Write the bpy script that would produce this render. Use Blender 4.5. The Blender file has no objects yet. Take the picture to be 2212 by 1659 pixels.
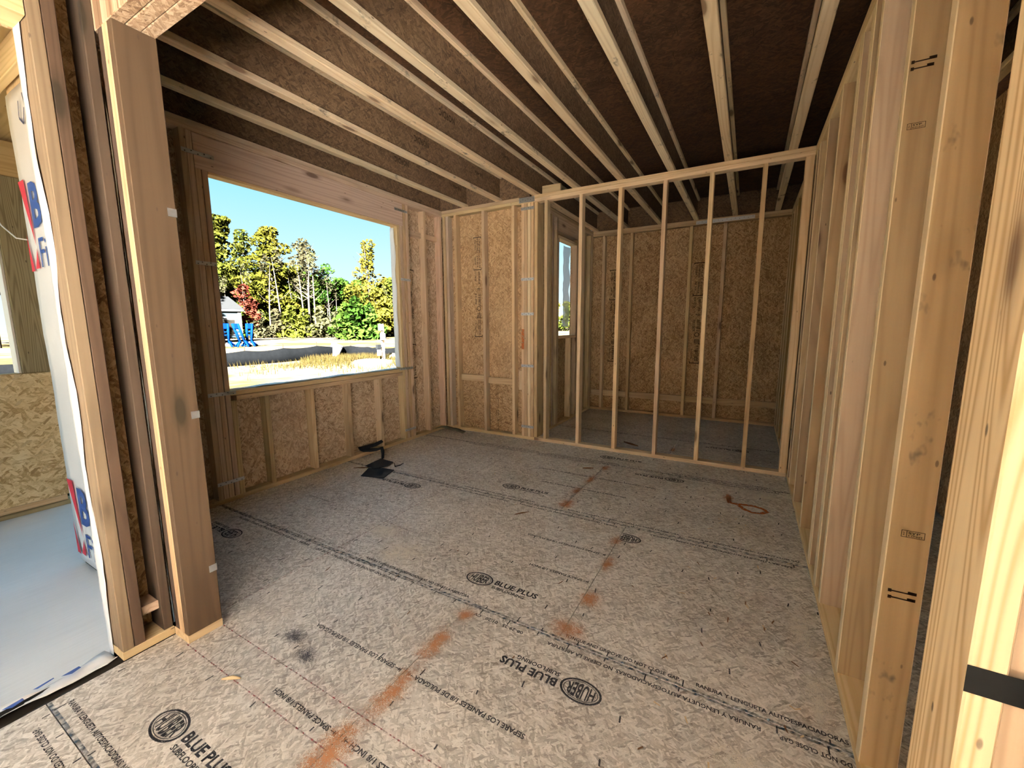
import bpy, bmesh, math, random
from mathutils import Vector, Matrix, Euler
R = random.Random(7)
S = bpy.context.scene
COL = S.collection
# ------------------------------------------------------------------ camera
cam = bpy.data.cameras.new('camera'); camo = bpy.data.objects.new('camera', cam); COL.objects.link(camo)
cam.sensor_fit = 'HORIZONTAL'; cam.sensor_width = 36.0; cam.lens = 894.2/2212*36; cam.clip_start = .02; cam.clip_end = 900
yaw, pitch, roll = -0.5159, -0.14145, -0.00507
fw = Vector((math.sin(yaw)*math.cos(pitch), math.cos(yaw)*math.cos(pitch), math.sin(pitch)))
rt = Vector((math.cos(yaw), -math.sin(yaw), 0)); up = rt.cross(fw)
r2 = rt*math.cos(roll)+up*math.sin(roll); u2 = up*math.cos(roll)-rt*math.sin(roll)
camo.matrix_world = Matrix(((r2.x, u2.x, -fw.x, 3.54), (r2.y, u2.y, -fw.y, 0), (r2.z, u2.z, -fw.z, 1.40), (0, 0, 0, 1)))
S.camera = camo
# ------------------------------------------------------------------ light
S.view_settings.view_transform = 'Standard'; S.view_settings.look = 'None'
S.view_settings.gamma = 1; S.view_settings.use_curve_mapping = False
S.view_settings.exposure = 0.88
world = bpy.data.worlds.new('sky'); S.world = world; world.use_nodes = True
nt = world.node_tree; nt.nodes.clear()
wo = nt.nodes.new('ShaderNodeOutputWorld'); bg = nt.nodes.new('ShaderNodeBackground')
tc = nt.nodes.new('ShaderNodeTexCoord'); sp = nt.nodes.new('ShaderNodeSeparateXYZ'); cr = nt.nodes.new('ShaderNodeValToRGB')
nt.links.new(tc.outputs['Generated'], sp.inputs[0]); nt.links.new(sp.outputs[2], cr.inputs[0])
nt.links.new(cr.outputs[0], bg.inputs[0]); nt.links.new(bg.outputs[0], wo.inputs[0])
cr.color_ramp.elements[0].position = 0.0; cr.color_ramp.elements[0].color = (.84, .94, 1.0, 1)
cr.color_ramp.elements[1].position = 1.0; cr.color_ramp.elements[1].color = (.20, .50, .85, 1)
for p_, c_ in ((.13, (.60, .88, 1.0, 1)), (.30, (.29, .74, .98, 1))):
    e_ = cr.color_ramp.elements.new(p_); e_.color = c_
bg.inputs[1].default_value = 0.64
sun = bpy.data.lights.new('sun', 'SUN'); suno = bpy.data.objects.new('sun', sun); COL.objects.link(suno)
SUN_EL, SUN_AZ = math.radians(33), (0.55, -0.835)
sdir = Vector((SUN_AZ[0]*math.cos(SUN_EL), SUN_AZ[1]*math.cos(SUN_EL), math.sin(SUN_EL)))
suno.rotation_euler = sdir.to_track_quat('Z', 'Y').to_euler()
sun.energy = 310.0; sun.color = (1.0, .98, .94); sun.angle = .01
S.cycles.max_bounces = 8; S.cycles.diffuse_bounces = 5; S.cycles.use_adaptive_sampling = True; S.cycles.adaptive_threshold = .04; S.cycles.transparent_max_bounces = 16
S.cycles.use_denoising = True
S.cycles.sample_clamp_indirect = 12.0

# ------------------------------------------------------------------ material helpers
class N:
    def __init__(s, name, rough=.85, spec=.25):
        s.m = bpy.data.materials.new(name); s.m.use_nodes = True; s.t = s.m.node_tree
        s.b = s.t.nodes['Principled BSDF']; s.b.inputs['Roughness'].default_value = rough
        s.b.inputs['Specular IOR Level'].default_value = spec
    def n(s, typ, ins=None, **props):
        nd = s.t.nodes.new('ShaderNode'+typ)
        for k, v in props.items(): setattr(nd, k, v)
        for k, v in (ins or {}).items():
            i = nd.inputs[k]
            if hasattr(v, 'links') or isinstance(v, bpy.types.NodeSocket): s.t.links.new(v, i)
            else: i.default_value = v
        return nd
    def math(s, op, a, b=0.0, c=0.0, clamp=False):
        return s.n('Math', {0: a, 1: b, 2: c}, operation=op, use_clamp=clamp).outputs[0]
    def vmul(s, v, k): return s.n('VectorMath', {0: v, 1: k}, operation='MULTIPLY').outputs[0]
    def vadd(s, v, k): return s.n('VectorMath', {0: v, 1: k}, operation='ADD').outputs[0]
    def obj(s, rnd=True):
        v = s.n('TexCoord').outputs['Object']
        if rnd:
            r = s.n('ObjectInfo').outputs['Random']
            o = s.n('CombineXYZ', {0: s.math('MULTIPLY', r, 37.), 1: s.math('MULTIPLY', r, 91.), 2: s.math('MULTIPLY', r, 53.)}).outputs[0]
            v = s.vadd(v, o)
        return v
    def noise(s, v, scale=1., detail=2., rough=.5, out=0, dim='3D'):
        nd = s.n('TexNoise', noise_dimensions=dim); s.t.links.new(v, nd.inputs['Vector'])
        nd.inputs['Scale'].default_value = scale; nd.inputs['Detail'].default_value = detail; nd.inputs['Roughness'].default_value = rough
        return nd.outputs[out]
    def voro(s, v, scale=1., out='Distance', dim='3D'):
        nd = s.n('TexVoronoi', voronoi_dimensions=dim); s.t.links.new(v, nd.inputs['Vector']); nd.inputs['Scale'].default_value = scale
        return nd.outputs[out]
    def ramp(s, f, stops, interp='LINEAR'):
        nd = s.n('ValToRGB', {0: f}); cr = nd.color_ramp; cr.interpolation = interp
        while len(cr.elements) < len(stops): cr.elements.new(.5)
        for e, (p, c) in zip(cr.elements, stops):
            e.position = p; e.color = (c[0], c[1], c[2], 1) if hasattr(c, '__len__') else (c, c, c, 1)
        return nd.outputs[0]
    def mix(s, f, a, b, mode='MIX'):
        nd = s.n('Mix', data_type='RGBA', blend_type=mode)
        for k, v in ((0, f), (6, a), (7, b)):
            if isinstance(v, bpy.types.NodeSocket): s.t.links.new(v, nd.inputs[k])
            else: nd.inputs[k].default_value = v if k == 0 or len(v) == 4 else (*v, 1)
        return nd.outputs[2]
    def col(s, c):
        if isinstance(c, bpy.types.NodeSocket): s.t.links.new(c, s.b.inputs['Base Color'])
        else: s.b.inputs['Base Color'].default_value = (*c, 1)
        return s
    def bump(s, h, strength=.3, dist=.002):
        nd = s.n('Bump', {'Height': h, 'Strength': strength, 'Distance': dist}); s.t.links.new(nd.outputs[0], s.b.inputs['Normal']); return s
    def alpha(s, a):
        s.t.links.new(a, s.b.inputs['Alpha']); return s

def lumber(name, light, dark, knot=(.10, .045, .02), lines=.5, stain=.0, freq=62., edge=0.):
    k = N(name, .8); v = k.obj()
    r = k.n('ObjectInfo').outputs['Random']
    f = k.noise(k.vmul(v, (.45, 10., 10.)), 1., 1.)
    ln = k.math('MULTIPLY_ADD', k.math('SINE', k.math('MULTIPLY', f, freq)), .5, .5)
    ln = k.math('POWER', ln, 2.2)
    g = k.noise(k.vmul(v, (3., 120., 120.)), 1., 2.)
    b = k.noise(k.vmul(v, (1.1, 3., 3.)), 1., 2.)
    w = k.math('MULTIPLY_ADD', ln, lines, k.math('MULTIPLY', g, .35))
    w = k.math('MULTIPLY_ADD', b, .45, k.math('SUBTRACT', w, .30), clamp=True)
    c = k.mix(w, light, dark)
    # knots
    vd = k.voro(k.vmul(v, (1.7, 5.5, 5.5)), 1.)
    kn = k.ramp(vd, [(0., 1.), (.085, .95), (.125, .35), (.21, 0.)])
    c = k.mix(k.math('MULTIPLY', kn, .85), c, (*knot, 1))
    # nail holes and specks
    vs = k.voro(k.vmul(v, (6., 16., 16.)), 1.)
    c = k.mix(k.ramp(vs, [(0., .8), (.045, .7), (.07, 0.)]), c, (.05, .03, .02, 1))
    if stain:
        st = k.ramp(k.noise(k.vmul(v, (5., 9., 9.)), 1., 4., .7), [(.0, 0.), (.60, 0.), (.72, 1.)])
        c = k.mix(k.math('MULTIPLY', st, stain), c, (.045, .042, .04, 1))
    t = k.n('HueSaturation', {'Hue': k.math('MULTIPLY_ADD', k.math('FRACT', k.math('MULTIPLY', r, 7.3)), .016, .492),
            'Saturation': k.math('MULTIPLY_ADD', k.math('FRACT', k.math('MULTIPLY', r, 3.7)), .22, .9),
            'Value': k.math('MULTIPLY_ADD', r, .26, .86), 'Color': c}).outputs[0]
    if edge:      # side light painted in: narrow edges tinted paler than the wide faces
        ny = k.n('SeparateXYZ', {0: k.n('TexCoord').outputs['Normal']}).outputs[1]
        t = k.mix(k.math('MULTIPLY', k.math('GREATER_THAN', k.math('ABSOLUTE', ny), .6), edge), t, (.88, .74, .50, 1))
    k.col(t)
    return k.m

def osb(name, cd, cm, cl, sc=1., contrast=1., fleck=.25, rough=.8, spec=.25, angs=(.12, -.75, .95), edge=False):
    """three crossing layers of flakes; at each point the flake lying highest shows"""
    k = N(name, rough, spec); v = k.obj(); D = '2D'
    if edge:
        q = k.n('SeparateXYZ', {0: v}).outputs; v = k.n('CombineXYZ', {0: q[0], 1: q[2], 2: q[1]}).outputs[0]
    wob = k.vmul(k.vadd(k.noise(v, 30.*sc, 1., out=1, dim=D), (-.5, -.5, -.5)), (.012/sc, .012/sc, 0.))
    vw = k.vadd(v, wob); cols = []
    for i, an in enumerate(angs):
        rv = k.n('VectorRotate', {'Vector': vw, 'Angle': an}, rotation_type='Z_AXIS').outputs[0]
        cols.append(k.n('SeparateColor', {0: k.voro(k.vadd(k.vmul(rv, (17.*sc, 78.*sc, 1.)), (3.7*i, 9.1*i, 0.)), 1., 'Color', D)}).outputs)
        if i == 0: r0 = rv
        if i == 1: r1 = rv
    def sel(t, a_, b_): return k.math('MULTIPLY_ADD', t, k.math('SUBTRACT', b_, a_), a_)
    t1 = k.math('GREATER_THAN', cols[1][0], cols[0][0]); hm = k.math('MAXIMUM', cols[0][0], cols[1][0]); t2 = k.math('GREATER_THAN', cols[2][0], hm)
    val = sel(t2, sel(t1, cols[0][1], cols[1][1]), cols[2][1])
    fi = k.noise(k.vmul(r0, (50.*sc, 300.*sc, 1.)), 1., 1., dim=D); fj = k.noise(k.vmul(r1, (50.*sc, 280.*sc, 1.)), 1., 1., dim=D)
    gr = sel(t1, fi, fj)
    lo = k.noise(v, 2.2, 2., dim=D)
    w = k.math('MULTIPLY_ADD', val, .62, k.math('MULTIPLY', gr, .62))
    w = k.math('MULTIPLY_ADD', k.math('SUBTRACT', lo, .5), .4, w)
    w = k.math('MULTIPLY_ADD', k.math('SUBTRACT', w, .62), contrast, .5, clamp=True)
    c = k.ramp(w, [(.05, cd), (.45, cm), (.97, cl)])
    dk = k.math('GREATER_THAN', cols[1][2], .90); dk = k.math('MULTIPLY', dk, t1)
    c = k.mix(k.math('MULTIPLY', dk, fleck), c, (cd[0]*.5, cd[1]*.45, cd[2]*.4, 1))
    k.col(c)
    return k.m

def plain(name, c, rough=.7, spec=.3, metal=0., var=.0, sc=8.):
    k = N(name, rough, spec); k.b.inputs['Metallic'].default_value = metal
    if var:
        f = k.noise(k.obj(), sc, 4., .6)
        k.col(k.mix(f, tuple(x*(1-var) for x in c), tuple(min(1, x*(1+var)) for x in c)))
    else: k.col(c)
    return k.m

def ink(name, c, lo=.30, hi=.46, sc=260., amax=.92):
    k = N(name, .9, .1); k.col(c)
    f = k.noise(k.n('TexCoord').outputs['Object'], sc, 2.)
    k.alpha(k.math('MULTIPLY', k.ramp(f, [(lo, 0.), (hi, 1.)]), amax)); return k.m

def spray(name, c, sc=60., dens=1.):       # speckled paint or dust patch, densest in the middle of a unit quad
    k = N(name, .9, .1); k.col(c)
    g = k.n('TexCoord').outputs['Generated']; v = k.obj()
    d = k.n('VectorMath', {0: k.vmul(k.vadd(g, (-.5, -.5, 0.)), (2., 2., 0.))}, operation='LENGTH').outputs['Value']
    f = k.noise(v, sc*.5, 3., .6); f2 = k.noise(v, 420., 1.)
    a = k.math('SUBTRACT', k.math('MULTIPLY_ADD', f, 1.1, k.math('MULTIPLY_ADD', f2, 2.2, dens-1.45)), k.math('MULTIPLY_ADD', k.math('POWER', d, 1.2), .75, .15))
    k.alpha(k.ramp(a, [(.22, 0.), (.34, 1.)])); return k.m

M = {}
M['stud'] = lumber('stud_pine', (.54, .395, .225), (.36, .235, .12), stain=.0)
M['stud_pale'] = lumber('stud_pale_pine', (.74, .57, .35), (.55, .37, .19))
M['post_brown'] = lumber('post_brown_fir', (.082, .051, .031), (.052, .031, .018), (.022, .016, .009), lines=.45)
M['jamb'] = lumber('jamb_brown_pine', (.20, .135, .082), (.13, .084, .05), (.04, .02, .01))
M['stud_r'] = lumber('stud_lit_edge_pine', (.37, .255, .135), (.255, .16, .08), edge=.8)
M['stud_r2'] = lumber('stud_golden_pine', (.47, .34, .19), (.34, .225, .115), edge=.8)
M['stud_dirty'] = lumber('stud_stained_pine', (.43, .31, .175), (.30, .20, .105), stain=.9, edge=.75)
M['stud_brown'] = lumber('stud_brown_pine', (.58, .42, .29), (.41, .27, .17), lines=.5)
M['header'] = lumber('header_fir', (.62, .46, .34), (.45, .31, .22), lines=.6)
M['post_yellow'] = lumber('post_yellow_pine', (.84, .67, .40), (.56, .37, .165), lines=.85, freq=150.)
M['treated'] = lumber('treated_pine', (.38, .34, .19), (.22, .185, .09), lines=.85, freq=140.)
M['flange'] = lumber('flange_pine', (.80, .65, .43), (.60, .43, .25), stain=.8)
M['ply'] = lumber('plywood_yellow', (.64, .46, .22), (.46, .30, .12))
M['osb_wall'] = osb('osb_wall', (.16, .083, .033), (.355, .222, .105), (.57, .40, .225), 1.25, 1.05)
M['osb_skylit'] = osb('osb_skylit', (.22, .135, .07), (.44, .315, .20), (.66, .51, .35), 1.25, 1.05)  # same board as osb_wall, recoloured paler and greyer to carry window skylight
M['osb_floor'] = osb('osb_floor', (.23, .20, .17), (.51, .48, .435), (.84, .81, .76), 1.75, 1.05, .5, .42, .6)
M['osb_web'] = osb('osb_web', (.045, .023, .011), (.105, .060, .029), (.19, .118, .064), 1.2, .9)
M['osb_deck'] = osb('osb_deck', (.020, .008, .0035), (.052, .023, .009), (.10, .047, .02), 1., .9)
M['osb_porch'] = osb('osb_porch', (.40, .27, .12), (.72, .58, .33), (.90, .78, .54), .8, 1.15)
M['osb_lsl'] = osb('osb_lsl', (.16, .09, .045), (.34, .22, .13), (.58, .44, .30), 1.1, 1.0, edge=True)
M['steel'] = plain('galvanized_steel', (.55, .58, .60), .38, .5, .75, .15, 40)
M['steel_dark'] = plain('dark_steel', (.012, .012, .011), .7, .1, .0, .3, 30)
M['nail'] = plain('nail_head', (.16, .16, .17), .4, .5, .6)
M['ink'] = ink('black_ink', (.032, .032, .04), .24, .40)
M['ink_faint'] = ink('faint_ink', (.05, .045, .045), .38, .6, 150., .8)
M['ink_wall'] = ink('wall_ink', (.04, .024, .014), .18, .36, 120., .92)
M['ink_blue'] = ink('blue_edge_sealer', (.07, .115, .165), .36, .62, 40., .75)
M['chalk'] = ink('red_chalk', (.30, .05, .06), .36, .60, 60., .8)
M['gap'] = plain('seam_shadow', (.02, .016, .013), .9, .1)
M['orange'] = spray('orange_spray', (.42, .20, .095), 45., .50)
M['orange_line'] = ink('orange_paint_line', (.50, .15, .04), .25, .5, 50., .85)
M['dust'] = spray('pale_dust', (.74, .69, .60), 70., .42)
M['smudge'] = spray('dark_smudge', (.10, .10, .12), 60., .42)
M['black_felt'] = plain('black_rubber', (.017, .020, .024), .75, .3, 0, .4, 20)
M['green_strap'] = plain('olive_strap', (.10, .105, .075), .8, .2, 0, .35, 20)
M['chip'] = plain('wood_splinter', (.16, .08, .035), .9, .1, 0, .3, 40)
M['chip_pale'] = plain('pale_wood_splinter', (.62, .47, .28), .9, .1, 0, .2, 40)
M['concrete'] = None
k = N('broom_concrete', .9, .15); v = k.n('TexCoord').outputs['Object']
f = k.noise(k.vmul(v, (260., 4., 1.)), 1., 2.); f2 = k.noise(v, 3., 4.)
k.col(k.mix(k.math('MULTIPLY_ADD', f, .5, k.math('MULTIPLY', f2, .5)), (.56, .60, .64), (.84, .88, .92))); k.bump(f, .5, .002)
M['concrete'] = k.m
k = N('housewrap', .55, .3); v = k.n('TexCoord').outputs['Object']
k.col((.86, .86, .87)); k.bump(k.noise(k.vmul(v, (14., 4., 14.)), 1., 3.), .35, .01); M['wrap'] = k.m
M['wrap_blue'] = ink('wrap_blue_print', (.045, .10, .33), .10, .2, 30., .95)
M['wrap_red'] = ink('wrap_red_print', (.62, .05, .08), .10, .2, 30., .95)
M['wrap_pen'] = ink('pen_ink', (.05, .06, .14), .1, .2, 30., .95)
k = N('plastic_sheet', .35, .4); k.col((.75, .78, .82)); k.b.inputs['Alpha'].default_value = .55; M['plastic'] = k.m

# ------------------------------------------------------------------ object helpers
W = {}
def link(o, parent, mw):
    COL.objects.link(o); W[o.name] = mw
    if parent is not None:
        o.parent = parent; o.matrix_parent_inverse = W[parent.name].inverted()
    o.matrix_basis = mw
    return o
def tag(o, label=None, cat=None, group=None, kind=None):
    for k_, v_ in (('label', label), ('category', cat), ('group', group), ('kind', kind)):
        if v_: o[k_] = v_
    return o
def empty(name, loc=(0, 0, 0), label=None, cat=None, group=None, kind=None):
    o = bpy.data.objects.new(name, None); o.empty_display_size = .1
    link(o, None, Matrix.Translation(loc)); return tag(o, label, cat, group, kind)
def mesh_obj(name, me, mat, parent=None, mw=None, label=None, cat=None, group=None, kind=None):
    o = bpy.data.objects.new(name, me)
    if mat is not None and not me.materials: me.materials.append(mat)
    link(o, parent, mw or Matrix.Identity(4)); return tag(o, label, cat, group, kind)
_cache = {}
def box_mesh(L, Wd, T, ch):
    key = (round(L, 4), round(Wd, 4), round(T, 4), ch)
    c = min(ch, Wd*.3, T*.3)
    prof = [(-Wd/2+c, -T/2), (Wd/2-c, -T/2), (Wd/2, -T/2+c), (Wd/2, T/2-c), (Wd/2-c, T/2), (-Wd/2+c, T/2), (-Wd/2, T/2-c), (-Wd/2, -T/2+c)]
    vs = [(-L/2, y, z) for y, z in prof]+[(L/2, y, z) for y, z in prof]
    fs = [tuple(range(7, -1, -1)), tuple(range(8, 16))]+[(i, (i+1) % 8, (i+1) % 8+8, i+8) for i in range(8)]
    return key, vs, fs
def board(name, parent, lo, hi, mat, ch=.0025, rot=None, **kw):
    lo, hi = Vector(lo), Vector(hi); d = hi-lo; ce = (lo+hi)/2
    o3 = sorted(range(3), key=lambda i: -d[i])
    ax = [Vector((0, 0, 0)) for _ in range(3)]
    for i in range(3): ax[i][o3[i]] = 1
    if ax[0].cross(ax[1]).dot(ax[2]) < 0: ax[2] = -ax[2]
    key, vs, fs = box_mesh(d[o3[0]], d[o3[1]], d[o3[2]], ch)
    key = key+(mat.name,)
    me = _cache.get(key)
    if me is None:
        me = bpy.data.meshes.new(name); me.from_pydata(vs, [], fs); me.materials.append(mat); me.update(); _cache[key] = me
    mw = Matrix(((ax[0].x, ax[1].x, ax[2].x, ce.x), (ax[0].y, ax[1].y, ax[2].y, ce.y), (ax[0].z, ax[1].z, ax[2].z, ce.z), (0, 0, 0, 1)))
    if rot is not None: mw = Matrix.Translation(ce) @ rot @ Matrix.Translation(-ce) @ mw
    return mesh_obj(name, me, mat, parent, mw, **kw)
def poly(name, parent, vs, fs, mat, mw=None, smooth=False, **kw):
    me = bpy.data.meshes.new(name); me.from_pydata(vs, [], fs); me.update()
    if smooth:
        for p in me.polygons: p.use_smooth = True
    return mesh_obj(name, me, mat, parent, mw, **kw)
def quads(rects):                    # list of 4-point lists -> verts, faces
    vs, fs = [], []
    for q in rects:
        i = len(vs); vs += q; fs.append(tuple(range(i, i+len(q))))
    return vs, fs
_tx = {}
def text_geo(s, bold=0.0):
    key = (s, bold)
    if key in _tx: return _tx[key]
    cu = bpy.data.curves.new('t', 'FONT'); cu.body = s; cu.size = 1; cu.offset = bold; cu.resolution_u = 2; cu.fill_mode = 'FRONT'
    o = bpy.data.objects.new('t', cu); COL.objects.link(o)
    dg = bpy.context.evaluated_depsgraph_get(); me = bpy.data.meshes.new_from_object(o.evaluated_get(dg))
    vs = [tuple(v.co) for v in me.vertices]; fs = [tuple(p.vertices) for p in me.polygons]
    bpy.data.objects.remove(o); bpy.data.curves.remove(cu); bpy.data.meshes.remove(me)
    x0 = min(v[0] for v in vs); x1 = max(v[0] for v in vs); y0 = min(v[1] for v in vs); y1 = max(v[1] for v in vs)
    vs = [((v[0]-x0)/(x1-x0), (v[1]-y0)/(y1-y0), 0) for v in vs]
    _tx[key] = (vs, fs); return _tx[key]
def add_text(V, F, s, x, y, w, h, bold=.0):
    vs, fs = text_geo(s, bold); i = len(V)
    V += [(x+a*w, y+b*h, 0) for a, b, _ in vs]; F += [tuple(j+i for j in f) for f in fs]

# ================================================================== the setting
ZT, ZP, ZD = 2.778, 2.854, 3.157       # stud tops, plate tops, deck underside
ST = .038
# ---------------- floor: subfloor panels
floor = empty('floor', (2.6, 2, 0), 'grey-tan oriented strand board subfloor with printed black lettering', 'floor', kind='structure')
rows = [(-5.2, -4.55), (-4.55, -3.33), (-3.33, -2.11), (-2.11, -.893), (-.893, .326), (.326, 1.566), (1.566, 2.774), (2.774, 3.985), (3.985, 5.262), (5.262, 6.66)]
butts = [2.885, 1.9, 2.408, 2.885, 1.9, 2.408, 2.885, 2.38, 2.885, 2.367]
PAN = []
for (y0, y1), b in zip(rows, butts):
    x = b
    while x > 0: x -= 2.438
    xs = [x]
    while xs[-1] < 10: xs.append(xs[-1]+2.438)
    left = 1.335 if y1 < .6 else (-.088 if y0 < 3.5 else (-.088 if y0 < 4.4 and y1 < 4.5 else 1.215))
    if y0 == 3.985: left = -.088
    for a, c in zip(xs, xs[1:]):
        a, c = max(a, left), min(c, 10)
        if c-a < .05: continue
        g = .0016
        if y0 == .326 and a < 1.335:
            q_ = board('floor_panel', floor, (a+g, .80, -.018), (min(c, 1.333), y1-g, 0), M['osb_floor'], .0015); PAN.append((a, min(c, 1.335), .80, y1, q_))
            a = 1.335
            if c-a < .05: continue
        p = board('floor_panel', floor, (a+g, y0+g, -.018), (c-g, y1-g, 0), M['osb_floor'], .0015)
        PAN.append((a, c, y0, y1, p))
def panel_at(x, y):
    for a, c, y0, y1, p in PAN:
        if a <= x < c and y0 <= y < y1: return p
    return floor
def flat(name, x, y, V, F, mat, z=.0008, ang=0., **kw):
    me = bpy.data.meshes.new(name); me.from_pydata(V, [], F); me.materials.append(mat); me.update()
    return mesh_obj(name, me, mat, panel_at(x, y), Matrix.Translation((x, y, z)) @ Matrix.Rotation(ang, 4, 'Z'), **kw)
def strip(name, x0, y0, x1, y1, w, mat, z=.0009):
    d = Vector((x1-x0, y1-y0, 0)); L = d.length
    return flat(name, (x0+x1)/2, (y0+y1)/2, [(-L/2, -w/2, 0), (L/2, -w/2, 0), (L/2, w/2, 0), (-L/2, w/2, 0)], [(0, 1, 2, 3)], mat, z, math.atan2(d.y, d.x))
# printed maker's logos
def ring(V, F, a0, b0, a1, b1, n=40):
    i = len(V)
    for k_ in range(n):
        t = 2*math.pi*k_/n; V.append((a0*math.cos(t), b0*math.sin(t), 0)); V.append((a1*math.cos(t), b1*math.sin(t), 0))
    for k_ in range(n):
        j = (k_+1) % n; F.append((i+2*k_, i+2*k_+1, i+2*j+1, i+2*j))
LV, LF = [], []
ring(LV, LF, .074, .046, .083, .054); ring(LV, LF, .066, .040, .069, .0425)
hub_v, hub_f = text_geo('HUBER', .03); i0 = len(LV)
for a, b, _ in hub_v:
    xx = (a-.5)*.112; hh = .036*math.sqrt(max(.05, 1-(xx/.068)**2)); LV.append((xx, (b-.5)*2*hh, 0))
LF += [tuple(j+i0 for j in f) for f in hub_f]
EV, EF = list(LV), list(LF)
add_text(LV, LF, 'BLUE PLUS', .096, -.008, .255, .040, .035)
add_text(LV, LF, 'SUBFLOORING', .098, -.040, .195, .021, .03)
lme = None
for x, y, s in ((1.845, .515, 1), (3.067, 1.357, -1), (2.326, 1.765, 1), (.56, 1.365, -1), (1.05, 2.60, -1), (1.82, 3.01, 1), (3.044, 3.85, -1), (2.326, 4.20, 1), (3.55, 5.12, -1)):
    flat('printed_logo', x, y, LV, LF, M['ink'], ang=0 if s > 0 else math.pi, label='black printed logo of an oval and block lettering')
# the logo cut by the butt joint keeps only what lies right of the joint
cv = [(a, b, 0) for a, b, _ in EV]
flat('printed_logo', 2.938, 2.607, cv, [f for f in EF if all(-cv[j][0]+2.938 > 2.888 for j in f)], M['ink'], ang=math.pi)
T_EN = 'TONGUE AND GROOVE SELF SPACED. DO NOT CLOSE GAP.'
T_ES = 'RANURA Y LENGUETA AUTOESPACIADORAS. NO CIERRE LA ABERTURA.'
def line_text(s, xa, xb, y, h, mat='ink', name='printed_text'):      # reads from xa to xb; xa > xb reads upside down
    V, F = [], []; w = abs(xb-xa); add_text(V, F, s, -w/2, -h/2, w, h, .028)
    flat(name, (xa+xb)/2, y, V, F, M[mat], ang=0 if xb > xa else math.pi)
H_ = .019
for y in (1.566,):
    line_text(T_ES, 3.668, 2.849, y-.047, H_); line_text('DO NOT CLOSE GAP.', 3.92, 3.72, y-.047, H_)
    line_text('08-29-25   01:20   CV', 2.731, 2.461, y-.050, H_)
    line_text(T_EN, 1.934, 1.236, y-.042, H_); line_text(T_ES, 1.165, .342, y-.042, H_)
    line_text(T_EN, .857, 1.533, y+.038, H_, 'ink_faint'); line_text(T_ES, 1.605, 2.37, y+.040, H_)
    line_text('TONGUE AND GROOVE. DO NOT CLOSE GAP.', 2.905, 3.395, y+.034, H_); line_text('RANURA Y LENGUETA AUTOESPACIADORAS', 3.452, 3.925, y+.041, H_)
line_text(T_ES, 2.83, 2.05, 2.774-.045, H_); line_text(T_EN, 1.95, 1.25, 2.774-.045, H_); line_text(T_ES, 3.85, 3.05, 2.774-.045, H_)
line_text(T_EN, 1.45, 2.15, 2.774+.042, H_); line_text(T_ES, 2.43, 3.23, 2.774+.042, H_); line_text(T_EN, 3.28, 3.90, 2.774+.042, H_)
line_text(T_EN, .62, 1.25, 2.774+.042, H_, 'ink_faint')
line_text(T_EN, 2.30, 1.6, 3.985-.045, H_); line_text(T_ES, 1.5, .7, 3.985-.045, H_); line_text(T_ES, 3.85, 3.05, 3.985-.045, H_)
line_text(T_EN, .9, 1.6, 3.985+.042, H_); line_text(T_ES, 1.7, 2.5, 3.985+.042, H_); line_text(T_ES, 3.0, 3.8, 3.985+.042, H_)
line_text('RANURA Y LENGUETA AUTOESPACIADORAS. NO CIERRE LA ABERTURA.', 1.40, 2.15, .326+.05, H_); line_text(T_EN, 2.05, 1.45, .326-.05, H_)
line_text(T_EN, 3.7, 3.0, 5.262-.045, H_, 'ink_faint'); line_text(T_ES, 2.2, 1.5, 5.262-.045, H_, 'ink_faint')
def arrow(x, y, s):
    V, F = quads([[(0, -.002, 0), (.030*s, -.002, 0), (.030*s, .002, 0), (0, .002, 0)], [(.004*s, -.011, 0), (.004*s, .011, 0), (0.0, .011, 0), (0.0, -.011, 0)], [(.0, 0, 0), (.013*s, -.008, 0), (.013*s, .008, 0)]])
    flat('printed_arrow', x, y, V, F, M['ink'])
for bx, ya, yb in ((2.408, .783, 1.092), (2.885, 2.027, 2.336), (2.38, 3.25, 3.56)):
    for y, s, w in ((ya, 'SPACE PANELS 1/8 INCH', .325), (yb, 'SEPARE LOS PANELES 1/8 DE PULGADA', .50)):
        line_text(s, bx-.055, bx-.055-w, y, .021); arrow(bx-.018, y, -1)
        if bx != 2.885: line_text(s, bx+.055+w, bx+.055, y, .021); arrow(bx+.018, y, 1)
line_text('SPACE PANELS 1/8 INCH', .76, .45, 2.03, .021, 'ink_faint')
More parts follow.
